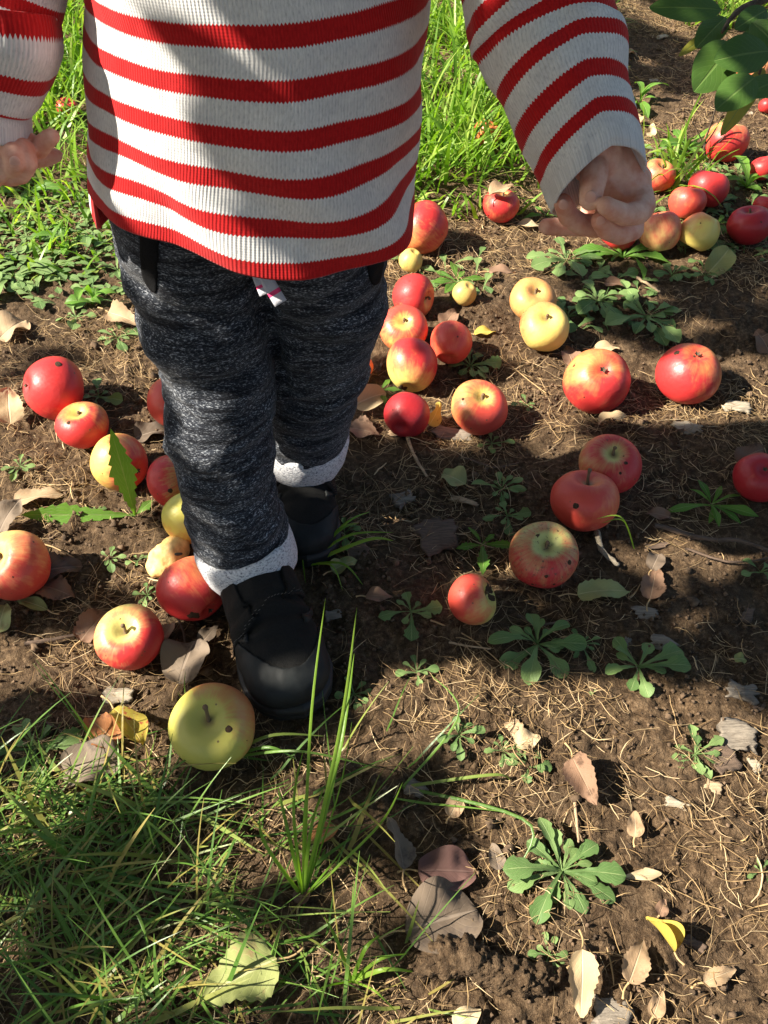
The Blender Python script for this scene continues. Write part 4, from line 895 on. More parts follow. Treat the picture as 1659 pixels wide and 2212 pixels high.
# the dandelion with one upright leaf in front of the yellow apple and one lying flat
p = G(292, 1112); dn = empty('dandelion', p); tag(dn, 'dandelion with one upright jagged leaf before the yellow apple and one flat', 'dandelion', 'dandelion plants')
def dleaf(q, L, asp, seed=3, twist=0, arch=(0, 0), parent=dn):
    """leaf from the crown towards world point q"""
    d = (q-p); y = d.normalized(); camdir = (Vector((0, 0, CAM_H))-q).normalized(); z = (camdir-y*camdir.dot(y)).normalized(); x = y.cross(z)
    v, f, u = leaf_geo(d.length, L*asp, 44, 3, arch, .18, 'dand', 10, .30, 0, .03, seed)
    Rm = np.array([list(x), list(y), list(z)]).T; mb = MB(); mb.add(v@Rm.T, f, .9, u); return mb.build('leaf', M['dandelion'], parent)
q = Vector(V(238, 922, p.y-.02)); q.z = max(q.z, .06); dleaf(q, .1, .29, 3, arch=(.25, -.25))
dleaf(G(45, 1112, .012), .1, .28, 5); dleaf(G(330, 1080, .01), .03, .4, 6)
# the big bright blades of the foreground
def tuft(name, lab, base, tips, mat, w=.003, group='grass tufts', rndv=.5):
    p = G(*base); mb = MB()
    for k, (tx, ty, hgt, bow) in enumerate(tips):
        q = G(tx, ty, 0); a, b, c = rdir(tx, ty); s = (CAM_H-hgt)/-c; q = Vector((a*s, b*s, hgt))
        mid = (p+q)/2+Vector((bow, 0, .02+hgt*.15)); P_ = spline([p, mid, q], 14)-np.array(p); t = np.linspace(0, 1, 14)
        cam_ = np.array([0, 0, CAM_H])-np.array(p); L = []
        for i in range(14):
            tg = P_[min(i+1, 13)]-P_[max(i-1, 0)]; sd = np.cross(tg, cam_-P_[i]+np.array([.4*math.sin(k*2.1), 0, .3])); sd /= np.linalg.norm(sd); ww = w*(.7+.3*math.sin(k))*(1-t[i]**2.5)*.5+.0001
            fo = np.cross(sd, tg); fo /= np.linalg.norm(fo)+1e-9
            L += [P_[i]-sd*ww, P_[i]+fo*ww*.35, P_[i]+sd*ww]
        mb.add(np.array(L), grid_faces(14, 3), (rndv+.23*k) % .75, np.stack([np.tile([-1, 0, 1], 14), np.repeat(t, 3)], -1))
    o = mb.build(name, M[mat]); o.location = p; return tag(o, lab, 'grass tuft', group)
tuft('grass_tuft', 'tuft of long bright blades standing in front of the boot toe', (655, 1940), [(703, 1292, .17, .0), (771, 1312, .16, .01), (765, 1412, .13, .01), (655, 1620, .10, -.005), (672, 1650, .10, .0), (760, 1560, .08, .01), (870, 1690, .06, .02), (560, 1760, .06, -.01), (600, 1700, .08, 0), (700, 1700, .08, .0), (640, 1800, .07, 0), (740, 1830, .05, .01)], 'grass', .0034)
tuft('grass_tuft', 'small green tuft at the side of the back boot', (655, 1222), [(800, 1105, .035, .01), (850, 1168, .02, .02), (775, 1130, .03, .01), (850, 1150, .02, .0), (740, 1275, .015, .01), (660, 1260, .02, 0), (785, 1265, .01, .01), (700, 1160, .03, .0)], 'grass', .0042)
tuft('grass_tuft', 'single long blade arching over the soil beside the shaded weeds', (870, 1700), [(932, 1458, .06, .035), (1105, 1690, .01, .03), (1100, 1900, .01, .06)], 'fine_grass', .0028)
tuft('grass_tuft', 'grey green blades bending in the grass at the lowest corner', (180, 1880), [(330, 2100, .03, .02), (0, 1700, .05, .0), (60, 1790, .05, 0), (260, 1600, .05, 0)], 'fine_grass', .0042)
tuft('grass_tuft', 'broad blade lying across the grass below the largest apple', (480, 1640), [(350, 1690, .03, 0), (700, 1590, .03, .0), (640, 1640, .03, .01), (820, 1660, .04, 0), (400, 1450, .03, -.01)], 'fine_grass', .0032)
tuft('grass_tuft', 'pair of thin blades beside the dark spotted apple', (1370, 1185), [(1300, 1130, .04, .0), (1290, 1120, .05, 0)], 'grass', .0018)
tuft('grass_tuft', 'grass blades rising over the edge apple below the knuckles', (1450, 400), [(1425, 300, .06, 0), (1400, 330, .05, 0), (1500, 300, .08, 0), (1530, 350, .05, .01), (1380, 420, .04, 0)], 'grass', .006)
tuft('grass_tuft', 'seedy blades at the bottom edge beside the largest leaf', (760, 2120), [(880, 2060, .03, 0), (900, 2100, .02, 0), (820, 2020, .05, 0), (700, 1980, .05, 0), (860, 2190, .02, 0), (640, 2180, .03, 0)], 'grass', .0036)

# bare woody seedling in front of the yellow topped apple
p = G(1525, 352); sd_ = empty('woody_seedling', p); tag(sd_, 'bare woody seedling with forked twigs before the yellow topped apple', 'seedling')
st = MB()
def wp(x, y, Y): return V(x, y, Y)-p
for pts, r0 in [([(1525, 352, p.y), (1522, 310, p.y-.01), (1535, 270, p.y-.02), (1548, 225, p.y-.02)], .0022), ([(1524, 325, p.y-.005), (1510, 290, p.y-.01), (1495, 262, p.y-.01)], .0013), ([(1522, 315, p.y-.01), (1545, 280, p.y-.02), (1562, 240, p.y-.03)], .0015), ([(1528, 330, p.y), (1560, 300, p.y-.02), (1575, 275, p.y-.03)], .001), ([(1545, 320, p.y), (1575, 305, p.y-.01), (1600, 300, p.y-.01)], .001)]:
    v, f = tube(spline([wp(*q) for q in pts], 9), np.linspace(r0, r0*.5, 9), 7, .15); st.add(v, f)
st.build('stem', M['bark'], sd_)

# low branch of a young apple tree reaching in at the top corner
yt = empty('young_apple_tree', (1.45, 1.75, 0)); tag(yt, 'young apple tree whose low branch of dark green leaves hangs in the top corner', 'tree')
o3 = np.array(yt.location); st = MB(); v, f = tube(spline([(0, 0, -.03), (.02, 0, .4), (-.02, .02, .9), (.0, 0, 1.5)], 12), np.linspace(.03, .014, 12), 12, .08); st.add(v, f); st.build('trunk', M['bark'], yt)
def VD(x, y, s): a, b, c = rdir(x, y); return np.array([a*s, b*s, CAM_H+c*s])
br = MB(); tw = [np.array([0, 0, .62]), VD(1900, -120, 1.35)-o3, VD(1700, -20, 1.15)-o3, VD(1600, 20, 1.10)-o3, VD(1560, 70, 1.08)-o3]
v, f = tube(spline(tw, 16), np.linspace(.009, .002, 16), 8, .1); br.add(v, f)
v, f = tube(spline([VD(1640, 10, 1.12)-o3, VD(1655, 90, 1.08)-o3, VD(1640, 160, 1.07)-o3], 8), np.linspace(.003, .0015, 8), 6, .1); br.add(v, f)
br.build('branch', M['bark'], yt)
BL = [ # base px, tip px, depth, width ratio, rnd
 ((1565, 22), (1405, 14), 1.07, .34, .30), ((1585, 92), (1502, 195), 1.04, .62, .35), ((1668, 110), (1545, 128), 1.03, .60, .25), ((1635, 165), (1548, 234), 1.02, .58, .45), ((1620, 45), (1700, 120), 1.06, .55, .2),
 ((1570, 35), (1505, 100), 1.11, .5, .3), ((1545, 66), (1468, 118), 1.12, .22, .95), ((1640, 60), (1610, 150), 1.10, .6, .1), ((1660, 20), (1590, 60), 1.08, .5, .15), ((1690, 170), (1610, 205), 1.05, .5, .5),
 ((1655, 140), (1560, 290), 1.13, .22, 1.0), ((1700, 0), (1640, -60), 1.1, .5, .4), ((1520, -20), (1440, -50), 1.1, .5, .3), ((1720, 90), (1690, 200), 1.1, .5, .6), ((1625, -10), (1560, -40), 1.12, .5, .2)]
for k, (b0, t0, s, wr, rn_) in enumerate(BL):
    a = VD(*b0, s)-o3; t = VD(*t0, s-.02)-o3; d = t-a; L = np.linalg.norm(d); y = d/L; cd = np.array([0, 0, CAM_H])-(a+o3); cd /= np.linalg.norm(cd); cd = cd+np.array([.25*math.sin(k*2), 0, .35]); z = cd-y*(cd@y); z /= np.linalg.norm(z); x = np.cross(y, z)
    v, f, u = leaf_geo(L, L*wr*.95, 48, 5, (.15, -.25), .16, 'apple', 0, 0, .06, .02, k+20, -.15); mb = MB(); mb.add(v@np.array([x, y, z])+a, f, rn_, u); mb.build('leaf', M['tree_leaf'], yt)
yc = MB(); rg2 = np.random.default_rng(8); n = 420; pp = rg2.normal(0, 1, (n, 3))*np.array([.22, .22, .25])+np.array([.1, .1, 1.25]); v, f, r_, u_ = inst(tv, tf, tu, rand_rot(n, rg2, 1.6), pp, rg2.random(n), rg2.uniform(.055, .08, n)); yc.add(v, f, r_, u_); yc.build('crown', M['tree_leaf'], yt)

# ------------------------------------------------------------------ the child
def knit_mat(name):
    m, N, b = new_mat(name); q = NB(N); uv = q.sep(q.tc('UV')); o = q.tc()
    rib = q.math('FRACT', q.math('DIVIDE', uv[0], .0021)); tri = q.math('ABSOLUTE', q.math('SUBTRACT', rib, .5))
    cell = q.noise(q.mp(q.tc('UV'), (480, 0, 0)), 1, 0)
    v2 = q.math('ADD', uv[1], q.math('ADD', q.math('MULTIPLY', tri, .0026), q.math('MULTIPLY', cell, .0008)))
    f = q.math('FRACT', q.math('DIVIDE', v2, .0259))
    red = q.math('LESS_THAN', f, .425)
    fl = q.noise(q.mp(q.tc('UV'), (900, 260, 1)), 1, 3, .7); fl2 = q.noise(q.mp(q.tc('UV'), (60, 60, 1)), 1, 3, .6)
    wh = q.ramp(fl, [(.28, (.50, .50, .52)), (.46, (.74, .73, .72)), (.7, (.86, .85, .84))])
    wh = q.mix(q.ramp(fl2, [(.42, 0.0), (.7, .4)]), wh, (.52, .52, .55))
    rd = q.ramp(fl, [(.25, (.36, .008, .010)), (.7, (.60, .016, .018))])
    row = q.math('FRACT', q.math('DIVIDE', uv[1], .0016)); row = q.math('ABSOLUTE', q.math('SUBTRACT', row, .5))
    groove = q.ramp(tri, [(.30, 1.0), (.50, .88)])
    c = q.mix(red, wh, rd); c = q.mix(1.0, c, groove, 'MULTIPLY')
    q.l(c, b.inputs['Base Color']); b.inputs['Roughness'].default_value = .95; b.inputs['Specular IOR Level'].default_value = .15
    b.inputs['Sheen Weight'].default_value = .12
    hgt = q.math('ADD', q.math('MULTIPLY', q.math('COSINE', q.math('MULTIPLY', uv[0], 2*PI/.0021)), -1.0), q.math('ADD', q.math('MULTIPLY', row, 1.2), q.math('MULTIPLY', fl, 1.2)))
    q.bump(hgt, .28, .0005, b.inputs['Normal']); return m
def denim_knit(name):
    m, N, b = new_mat(name); q = NB(N); o = q.tc()
    wob = q.noise(o, 14, 3); oo = q.n('ShaderNodeVectorMath', operation='ADD'); q.l(o, oo.inputs[0])
    cx = q.n('ShaderNodeCombineXYZ'); q.l(q.math('MULTIPLY', wob, .022), cx.inputs[2]); q.l(cx.outputs[0], oo.inputs[1])
    band = q.noise(q.mp(oo.outputs[0], (22, 22, 230)), 1, 3, .6)
    sp = q.noise(q.mp(oo.outputs[0], (380, 380, 1150)), 1, 2, .6); sp2 = q.noise(q.mp(oo.outputs[0], (190, 190, 1000)), 1, 3, .65)
    c = q.ramp(band, [(.38, (.008, .009, .013)), (.62, (.031, .036, .047))])
    fac = q.math('MULTIPLY', q.ramp(sp, [(.54, 0.0), (.66, 1.0)]), q.ramp(band, [(.38, .08), (.60, 1.0)]))
    c = q.mix(fac, c, (.35, .37, .41)); c = q.mix(q.ramp(sp2, [(.60, 0.0), (.70, .5)]), c, (.24, .27, .33))
    q.l(c, b.inputs['Base Color']); b.inputs['Roughness'].default_value = .95; b.inputs['Specular IOR Level'].default_value = .15
    b.inputs['Sheen Weight'].default_value = .12; b.inputs['Sheen Roughness'].default_value = .4
    q.bump(q.math('ADD', sp, q.math('MULTIPLY', band, 1.2)), .8, .0012, b.inputs['Normal']); return m
def cuff_mat(name):
    m, N, b = new_mat(name); q = NB(N); o = q.tc(); sp = q.noise(q.mp(o, (420, 420, 800)), 1, 3, .65)
    c = q.ramp(sp, [(.34, (.08, .09, .13)), (.45, (.55, .56, .60)), (.7, (.80, .80, .82))])
    q.l(c, b.inputs['Base Color']); b.inputs['Roughness'].default_value = .95; q.bump(sp, .8, .0016, b.inputs['Normal']); return m
def skin_mat():
    m, N, b = new_mat('skin'); q = NB(N); o = q.tc(); n = q.noise(o, 75, 4, .6); n2 = q.noise(o, 260, 3, .6)
    c = q.ramp(n, [(.34, (.68, .29, .20)), (.66, (.88, .55, .42))]); c = q.mix(q.ramp(n2, [(.5, 0.0), (.75, .35)]), c, (.72, .28, .20))
    q.l(c, b.inputs['Base Color']); b.inputs['Roughness'].default_value = .6; b.inputs['Subsurface Weight'].default_value = .15
    b.inputs['Subsurface Radius'].default_value = (.9, .3, .15); b.inputs['Subsurface Scale'].default_value = .006; q.bump(n2, .25, .0006, b.inputs['Normal']); return m
KN, DN_, CF, SK = knit_mat('striped_knit'), denim_knit('heather_fleece'), cuff_mat('fleece_inside'), skin_mat()
SUEDE = simple('black_suede', (.0065, .0063, .006), .85, .45, 500, .6, .0012, spec=.3); RUB = simple('black_rubber', (.011, .013, .014), .62, .45, 60, .25, .001, spec=.3)
SOLE = simple('dark_sole', (.016, .017, .018), .6, .25, 120, .3, .001); BLK = simple('black_ribbing', (.010, .010, .011), .95, .4, 900, .6, .0008, spec=.1)
person = empty('person', (-.10, .57, 0)); tag(person, 'toddler in red and white striped shirt and dark heather trousers standing among apples', 'child')
OFF = np.array(person.location)
def part(name, me, mat, parent=None, smooth=True):
    if parent is None: set_co(me, get_co(me)-OFF)
    o = link(name, me, mat, parent or person, smooth); return o

# --- shirt: torso tube + two sleeves, one mesh with uv in metres
NR, NS = 150, 260; SV, SF, SU = [], [], []; off_n = 0
def add_grid(v, uv, wrap=True):
    global off_n
    n, m = v.shape[:2]
    # duplicate the seam column so the uv does not jump
    v = np.concatenate([v, v[:, :1]], 1); uv = np.concatenate([uv, uv[:, :1]+np.array([uv_c, 0])], 1)
    SV.append(v.reshape(-1, 3)); SU.append(uv.reshape(-1, 2)); SF.append(grid_faces(n, m+1)+off_n); off_n += n*(m+1)
ph = np.linspace(-PI, PI, NS, endpoint=False)      # 0 = +x, -pi/2 = front; the seam is at the side away from the sun... behind
ph = ph-PI*.0
s = np.linspace(0, 1, NR)[:, None]
def lerp(x, xs, ys): return np.interp(x, xs, ys)
zt = lerp(s, [0, .12, .80, .90, .96, 1], [.417, .447, .600, .645, .668, .682])
ca = lerp(zt, [.38, .42, .48, .54, .60, .645, .668, .69], [.122, .117, .112, .108, .106, .098, .070, .036])
cb = lerp(zt, [.38, .42, .48, .54, .60, .645, .668, .69], [.094, .094, .094, .090, .082, .068, .050, .034])
cxx = lerp(zt, [.38, .45, .54, .69], [-.098, -.090, -.077, -.088]); cyy = lerp(zt, [.38, .54, .69], [.600, .603, .605])
P_ = ph[None, :]
d_hem = -.016*np.exp(-((P_+1.15)/.75)**2)+.004*np.exp(-((P_+2.3)/.5)**2)-.044*((P_ > 2.3)*(1.0))*np.clip((P_-2.3)/.3, 0, 1)
fade = np.clip(1-(zt-.417)/.15, 0, 1)**1.0
z = zt+d_hem*fade+.0050*fbm((P_+PI)/(2*PI)*.7*9, zt*6, 3, 7)*np.clip((zt-.40)/.05, .35, 1)
bulge = .012*np.exp(-((P_+1.05)/.6)**2)*fade-.006*np.exp(-((P_+2.1)/.5)**2)*fade+.017*np.exp(-((P_-2.95)/.35)**2)*fade
circ = .70; U_ = (P_+PI)/(2*PI)*circ+0*s; Vq = (zt-.417)
fold = .0085*fbm(U_*8+3, Vq*5+1, 3, 2)+.0055*np.sin((U_*1.0+Vq*.9)*52+3*fbm(U_*5, Vq*5, 2, 4))*np.clip(.5+vn(U_*6, Vq*6, 3)*1.6, 0, 1)*fade+.0018*fbm(U_*30, Vq*18, 3, 1)
fold = fold+.0032*np.sin(U_*70+(zt-.4)*60+4*fbm(U_*4, zt*6, 2, 1))*np.clip(.4+2.0*fbm(U_*7+2, zt*9, 2, 6), 0, 1)
rr_a = ca+bulge+fold; rr_b = cb+bulge+fold
sup = lambda c, p: np.sign(c)*np.abs(c)**p
X_ = cxx+rr_a*sup(np.cos(P_), .92); Y_ = cyy+rr_b*sup(np.sin(P_), .92)
uv_c = circ; body_v = np.stack([X_, Y_+0*X_, z+0*X_], -1)
inner = body_v[:6][::-1].copy(); inner[..., 0] = cxx[0]+(inner[..., 0]-cxx[0])*.975; inner[..., 1] = cyy[0]+(inner[..., 1]-cyy[0])*.975
v_all = np.concatenate([inner, body_v[:1]-np.array([0, 0, .0012]), body_v]); vv_ = np.concatenate([Vq[:6][::-1], Vq[:1], Vq])+0*U_[:1]
uu_ = np.concatenate([U_[:7], U_]); add_grid(v_all, np.stack([uu_+0*vv_, vv_+.0005], -1))
def sleeve(ctrl, rads, vscale, endcut, seed, ell=(1, 1)):
    global uv_c
    n = 110; P3 = spline(ctrl, n); R_ = np.interp(np.linspace(0, 1, n), np.linspace(0, 1, len(rads)), rads); m = 110
    L = np.concatenate([[0], np.cumsum(np.linalg.norm(np.diff(P3, axis=0), axis=1))]); tot = L[-1]
    a = np.linspace(0, 2*PI, m, endpoint=False); out = np.empty((n, m, 3)); x = None
    for i in range(n):
        t = P3[min(i+1, n-1)]-P3[max(i-1, 0)]; t /= np.linalg.norm(t)
        if x is None: x = np.array([1., 0, 0])
        x = x-t*(x@t); x /= np.linalg.norm(x); y = np.cross(t, x)
        cut = endcut(a)*np.clip((L[i]/tot-.45)/.55, 0, 1)
        wr = .0042*np.sin(L[i]*105+1.5*np.sin(a*1+seed)+2*fbm(np.cos(a)+seed, np.sin(a)+L[i]*10, 2, 3))*np.clip(.5+1.7*fbm(np.cos(a)*.9+L[i]*9, np.sin(a)*.9+seed, 2, 5), 0, 1)*np.clip((tot-L[i]-.022)/.03, 0, 1)+.003*fbm(np.cos(a)*1.5+L[i]*20, np.sin(a)*1.5, 2, 6)
        out[i] = P3[i]+np.outer(np.cos(a)*(R_[i]*ell[0]+wr), x)+np.outer(np.sin(a)*(R_[i]*ell[1]+wr), y)+np.outer(cut, t)
    vv = (tot-L)[:, None]*vscale+0*a[None]; uv_c = 2*PI*.036; uu = (a/(2*PI)*uv_c)[None]+0*vv
    # turn the end of the cuff inward
    c = P3[-1]; last = out[-1]; ins = []; tdir = P3[-1]-P3[-3]; tdir /= np.linalg.norm(tdir)
    for k, (sc, bk) in enumerate([(1.005, -.0016), (.985, -.0030), (.95, -.0022), (.925, .004), (.90, .02), (.87, .035)]):
        cen = last.mean(0); ins.append(cen+(last-cen)*sc-tdir*bk)
    out = np.concatenate([out, np.array(ins)]); vv = np.concatenate([vv, np.zeros((6, m))+.0005])-.0215; vv = np.maximum(vv, -.0132); uu = np.concatenate([uu, uu[:6]])
    add_grid(out, np.stack([uu, vv], -1))
S1 = [(-.012, .605, .634), (.045, .585, .615), V(1160, 0, .545), V(1192, 110, .53), V(1228, 215, .515), V(1266, 315, .503), V(1283, 372, .497)]
sleeve(S1, [.040, .043, .0415, .041, .0350, .0322, .0305], 1.26, lambda a: .012*np.cos(a)*(np.cos(a) > 0)-.004*np.cos(a)*(np.cos(a) < 0)-.018*np.sin(a), 1.0)
S2 = [(-.145, .605, .628), (-.205, .595, .600), V(-25, -20, .575), V(-22, 80, .565), V(-30, 160, .56), V(-42, 210, .557), V(-42, 272, .552)]
sleeve(S2, [.040, .042, .043, .043, .036, .031, .032], 1.26, lambda a: .0*a, 4.0)
part('shirt', mesh_np('shirt', np.concatenate(SV), np.concatenate(SF), None, np.concatenate(SU)), KN)

# --- trousers
bm = bmesh.new()
hull(bm, [((-.145, .607, .40), (.064, .072, .05)), ((-.060, .607, .40), (.060, .072, .05))], 3)
hull(bm, [((-.145, .607, .40), (.064, .072, .05)), ((-.150, .602, .345), (.060, .064, .05))], 3)
hull(bm, [((-.060, .607, .40), (.060, .072, .05)), ((-.054, .612, .345), (.054, .062, .05))], 3)
FL = [((-.150, .602, .345), .060), ((-.145, .585, .30), .054), ((-.142, .573, .255), .0465), ((-.148, .556, .195), .0465), ((-.147, .538, .135), .0435), ((-.137, .524, .088), .042), ((-.136, .522, .068), .036)]
BL_ = [((-.054, .612, .345), .055), ((-.054, .615, .29), .0515), ((-.064, .625, .22), .0485), ((-.076, .640, .15), .0455), ((-.086, .652, .100), .041), ((-.086, .654, .083), .037)]
for ch_ in (FL, BL_):
    for a, b_ in zip(ch_[:-1], ch_[1:]): hull(bm, [a, b_], 3)
me = voxel(bm, .0026, 4, 'trousers', .6); co = get_co(me); no = get_no(me)
xx, yy_, zz = co.T; th = (xx*.9-yy_*.5)
def bumpz(z0, w_): return np.exp(-((zz-z0)/w_)**2)
amp = .35+.9*bumpz(.20, .05)+1.1*bumpz(.105, .04)+.5*bumpz(.31, .05)
wr = (1-np.abs(fbm(th*10+zz*9+2, zz*25-th*16, 3, 3))*3.0)
d = .0044*amp*wr+.0036*fbm(th*22, zz*60+th*14, 3, 5)*amp+.004*fbm(th*6, zz*7, 2, 1)
d += .0035*np.sin((zz+.55*np.abs(xx+.10))*95+2.5*fbm(xx*14, zz*14, 2, 4))*bumpz(.285, .035)*(yy_ < .61)
d -= .006*np.exp(-(((xx+.100)-(.36-zz)*.10)/.006)**2)*np.clip((zz-.2)/.05, 0, 1)*np.clip((.372-zz)/.02, 0, 1)*(yy_ < .6)
d -= .003*np.exp(-(((zz-.325)+(xx+.10)*.35)/.006)**2)*(xx < -.1)*(yy_ < .6)+.003*np.exp(-(((zz-.318)-(xx+.10)*.5)/.006)**2)*(xx > -.1)*(yy_ < .6)
co = co+no*d[:, None]; set_co(me, co); no = get_no(me)
TROU = me
def patch(me, co, no, mask, off, thick, name, sm=6):
    bm = bmesh.new(); bm.from_mesh(me); bm.verts.ensure_lookup_table()
    bmesh.ops.delete(bm, geom=[f for f in bm.faces if not all(mask[v.index] for v in f.verts)], context='FACES')
    bmesh.ops.delete(bm, geom=[v for v in bm.verts if not v.link_faces], context='VERTS')
    for _ in range(sm):
        bd = [v for v in bm.verts if v.is_boundary]; new = {}
        for v in bd:
            nb = [e.other_vert(v) for e in v.link_edges if e.is_boundary]
            if nb: new[v] = v.co*.5+sum((w_.co for w_ in nb), Vector())/len(nb)*.5
        for v, c in new.items(): v.co = c
    bm.normal_update()
    for v in bm.verts: v.co += v.normal*off
    out = bpy.data.meshes.new('p'); bm.to_mesh(out); bm.free(); o = bpy.data.objects.new('p', out); COL.objects.link(o)
    md = o.modifiers.new('s', 'SOLIDIFY'); md.thickness = thick+off*.8; md.offset = -1
    r = bpy.data.meshes.new_from_object(o.evaluated_get(bpy.context.evaluated_depsgraph_get())); r.name = name; bpy.data.objects.remove(o); return r
px_, py_, _ = project(*co.T); front = no[:, 1] < .25
m1 = in_poly(px_, py_, [(300, 420), (350, 420), (346, 560), (341, 640), (322, 622), (302, 590)]) & front & (zz > .29)
m2 = in_poly(px_, py_, [(794, 500), (840, 500), (822, 605), (806, 622), (790, 600)]) & front & (zz > .27)
tro = part('trousers', TROU, DN_)
def world_part(name, me_, mat): return part(name, me_, mat)
tmp = bpy.data.meshes.new('t2'); 
base_me = TROU.copy(); set_co(base_me, co)
for mm in (m1, m2):
    if mm.sum() > 20:
        pm = patch(base_me, co, no, mm, .0012, .001, 'pocket'); set_co(pm, get_co(pm)-OFF); link('pocket', pm, BLK, tro)
# inner lining ankles: rolled cuffs
def cuff(c, r, h, axis, seed):
    n, m = 26, 130; a = np.linspace(0, 2*PI, m, endpoint=False); out = []
    prof = [(-.5, .90), (-.52, 1.0), (-.45, 1.05), (-.3, 1.10), (-.1, 1.12), (.1, 1.13), (.3, 1.12), (.42, 1.08), (.48, 1.02), (.46, .96)]
    tx, ty, tz = frame_from(axis)
    for zq, k in prof:
        rad = r*k*(1+.05*fbm(np.cos(a)*1.3+seed, np.sin(a)*1.3+zq*1.2, 3, 4))+.0025*np.clip(np.cos(a-seed)*30-28.5, 0, 1); hh = h*(zq+.12*fbm(np.cos(a)*1.2+seed+5, np.sin(a)*1.2, 2, 2))
        out.append(np.array(c)+np.outer(np.cos(a)*rad, tx)+np.outer(np.sin(a)*rad, ty)+np.outer(hh, tz))
    return mesh_np('cuff', np.array(out).reshape(-1, 3), grid_faces(len(prof), m, True))
for c, ax, sd2 in (((-.1345, .5185, .071), (-.20, .10, 1), 4.4), ((-.0865, .653, .086), (.08, -.10, 1), 4.9)):
    cm = cuff(c, .0430, .044, ax, sd2); set_co(cm, get_co(cm)-OFF); link('cuff', cm, CF, tro)
# drawstring ends
m, N, b = new_mat('drawstring_tape'); q = NB(N); uv = q.sep(q.tc('UV')); pk = q.math('MULTIPLY', q.math('GREATER_THAN', uv[1], .62), q.math('LESS_THAN', uv[1], .74))
q.l(q.mix(pk, (.50, .50, .55), (.75, .05, .18)), b.inputs['Base Color']); b.inputs['Roughness'].default_value = .9; q.bump(q.noise(q.tc(), 1800, 2), .6, .0006, b.inputs['Normal'])
for a0, a1, w0 in (((556, 585, .523), (574, 634, .508), .0095), ((566, 585, .521), (606, 655, .504), .0095)):
    A0, A1 = np.array(V(*a0)), np.array(V(*a1)); 
    dd = A1-A0; sd3 = np.cross(dd, np.array([0, -.8, .6])); sd3 /= np.linalg.norm(sd3); fo = np.cross(sd3, dd); fo /= np.linalg.norm(fo); vs = []; us = []
    for sgn in (1, -1):
        for t in np.linspace(0, 1, 10):
            for s_ in (-1, -.5, 0, .5, 1):
                vs.append(A0+dd*t+sd3*s_*w0/2+fo*(.0006*sgn+.0012*math.sin(t*4))); us.append((s_, t))
    g = grid_faces(10, 5); F = [g, g[:, ::-1]+50]; ed = [(i, i+1) for i in range(4)]+[(4+5*i, 9+5*i) for i in range(9)]+[(49-i, 48-i) for i in range(4)]+[(45-5*i, 40-5*i) for i in range(9)]
    F.append(np.array([[p_, p_+50, q_+50, q_] for p_, q_ in ed])); dm = mesh_np('drawstring', np.array(vs)-OFF, np.concatenate(F), None, np.array(us)); link('drawstring', dm, m, tro, smooth=False)

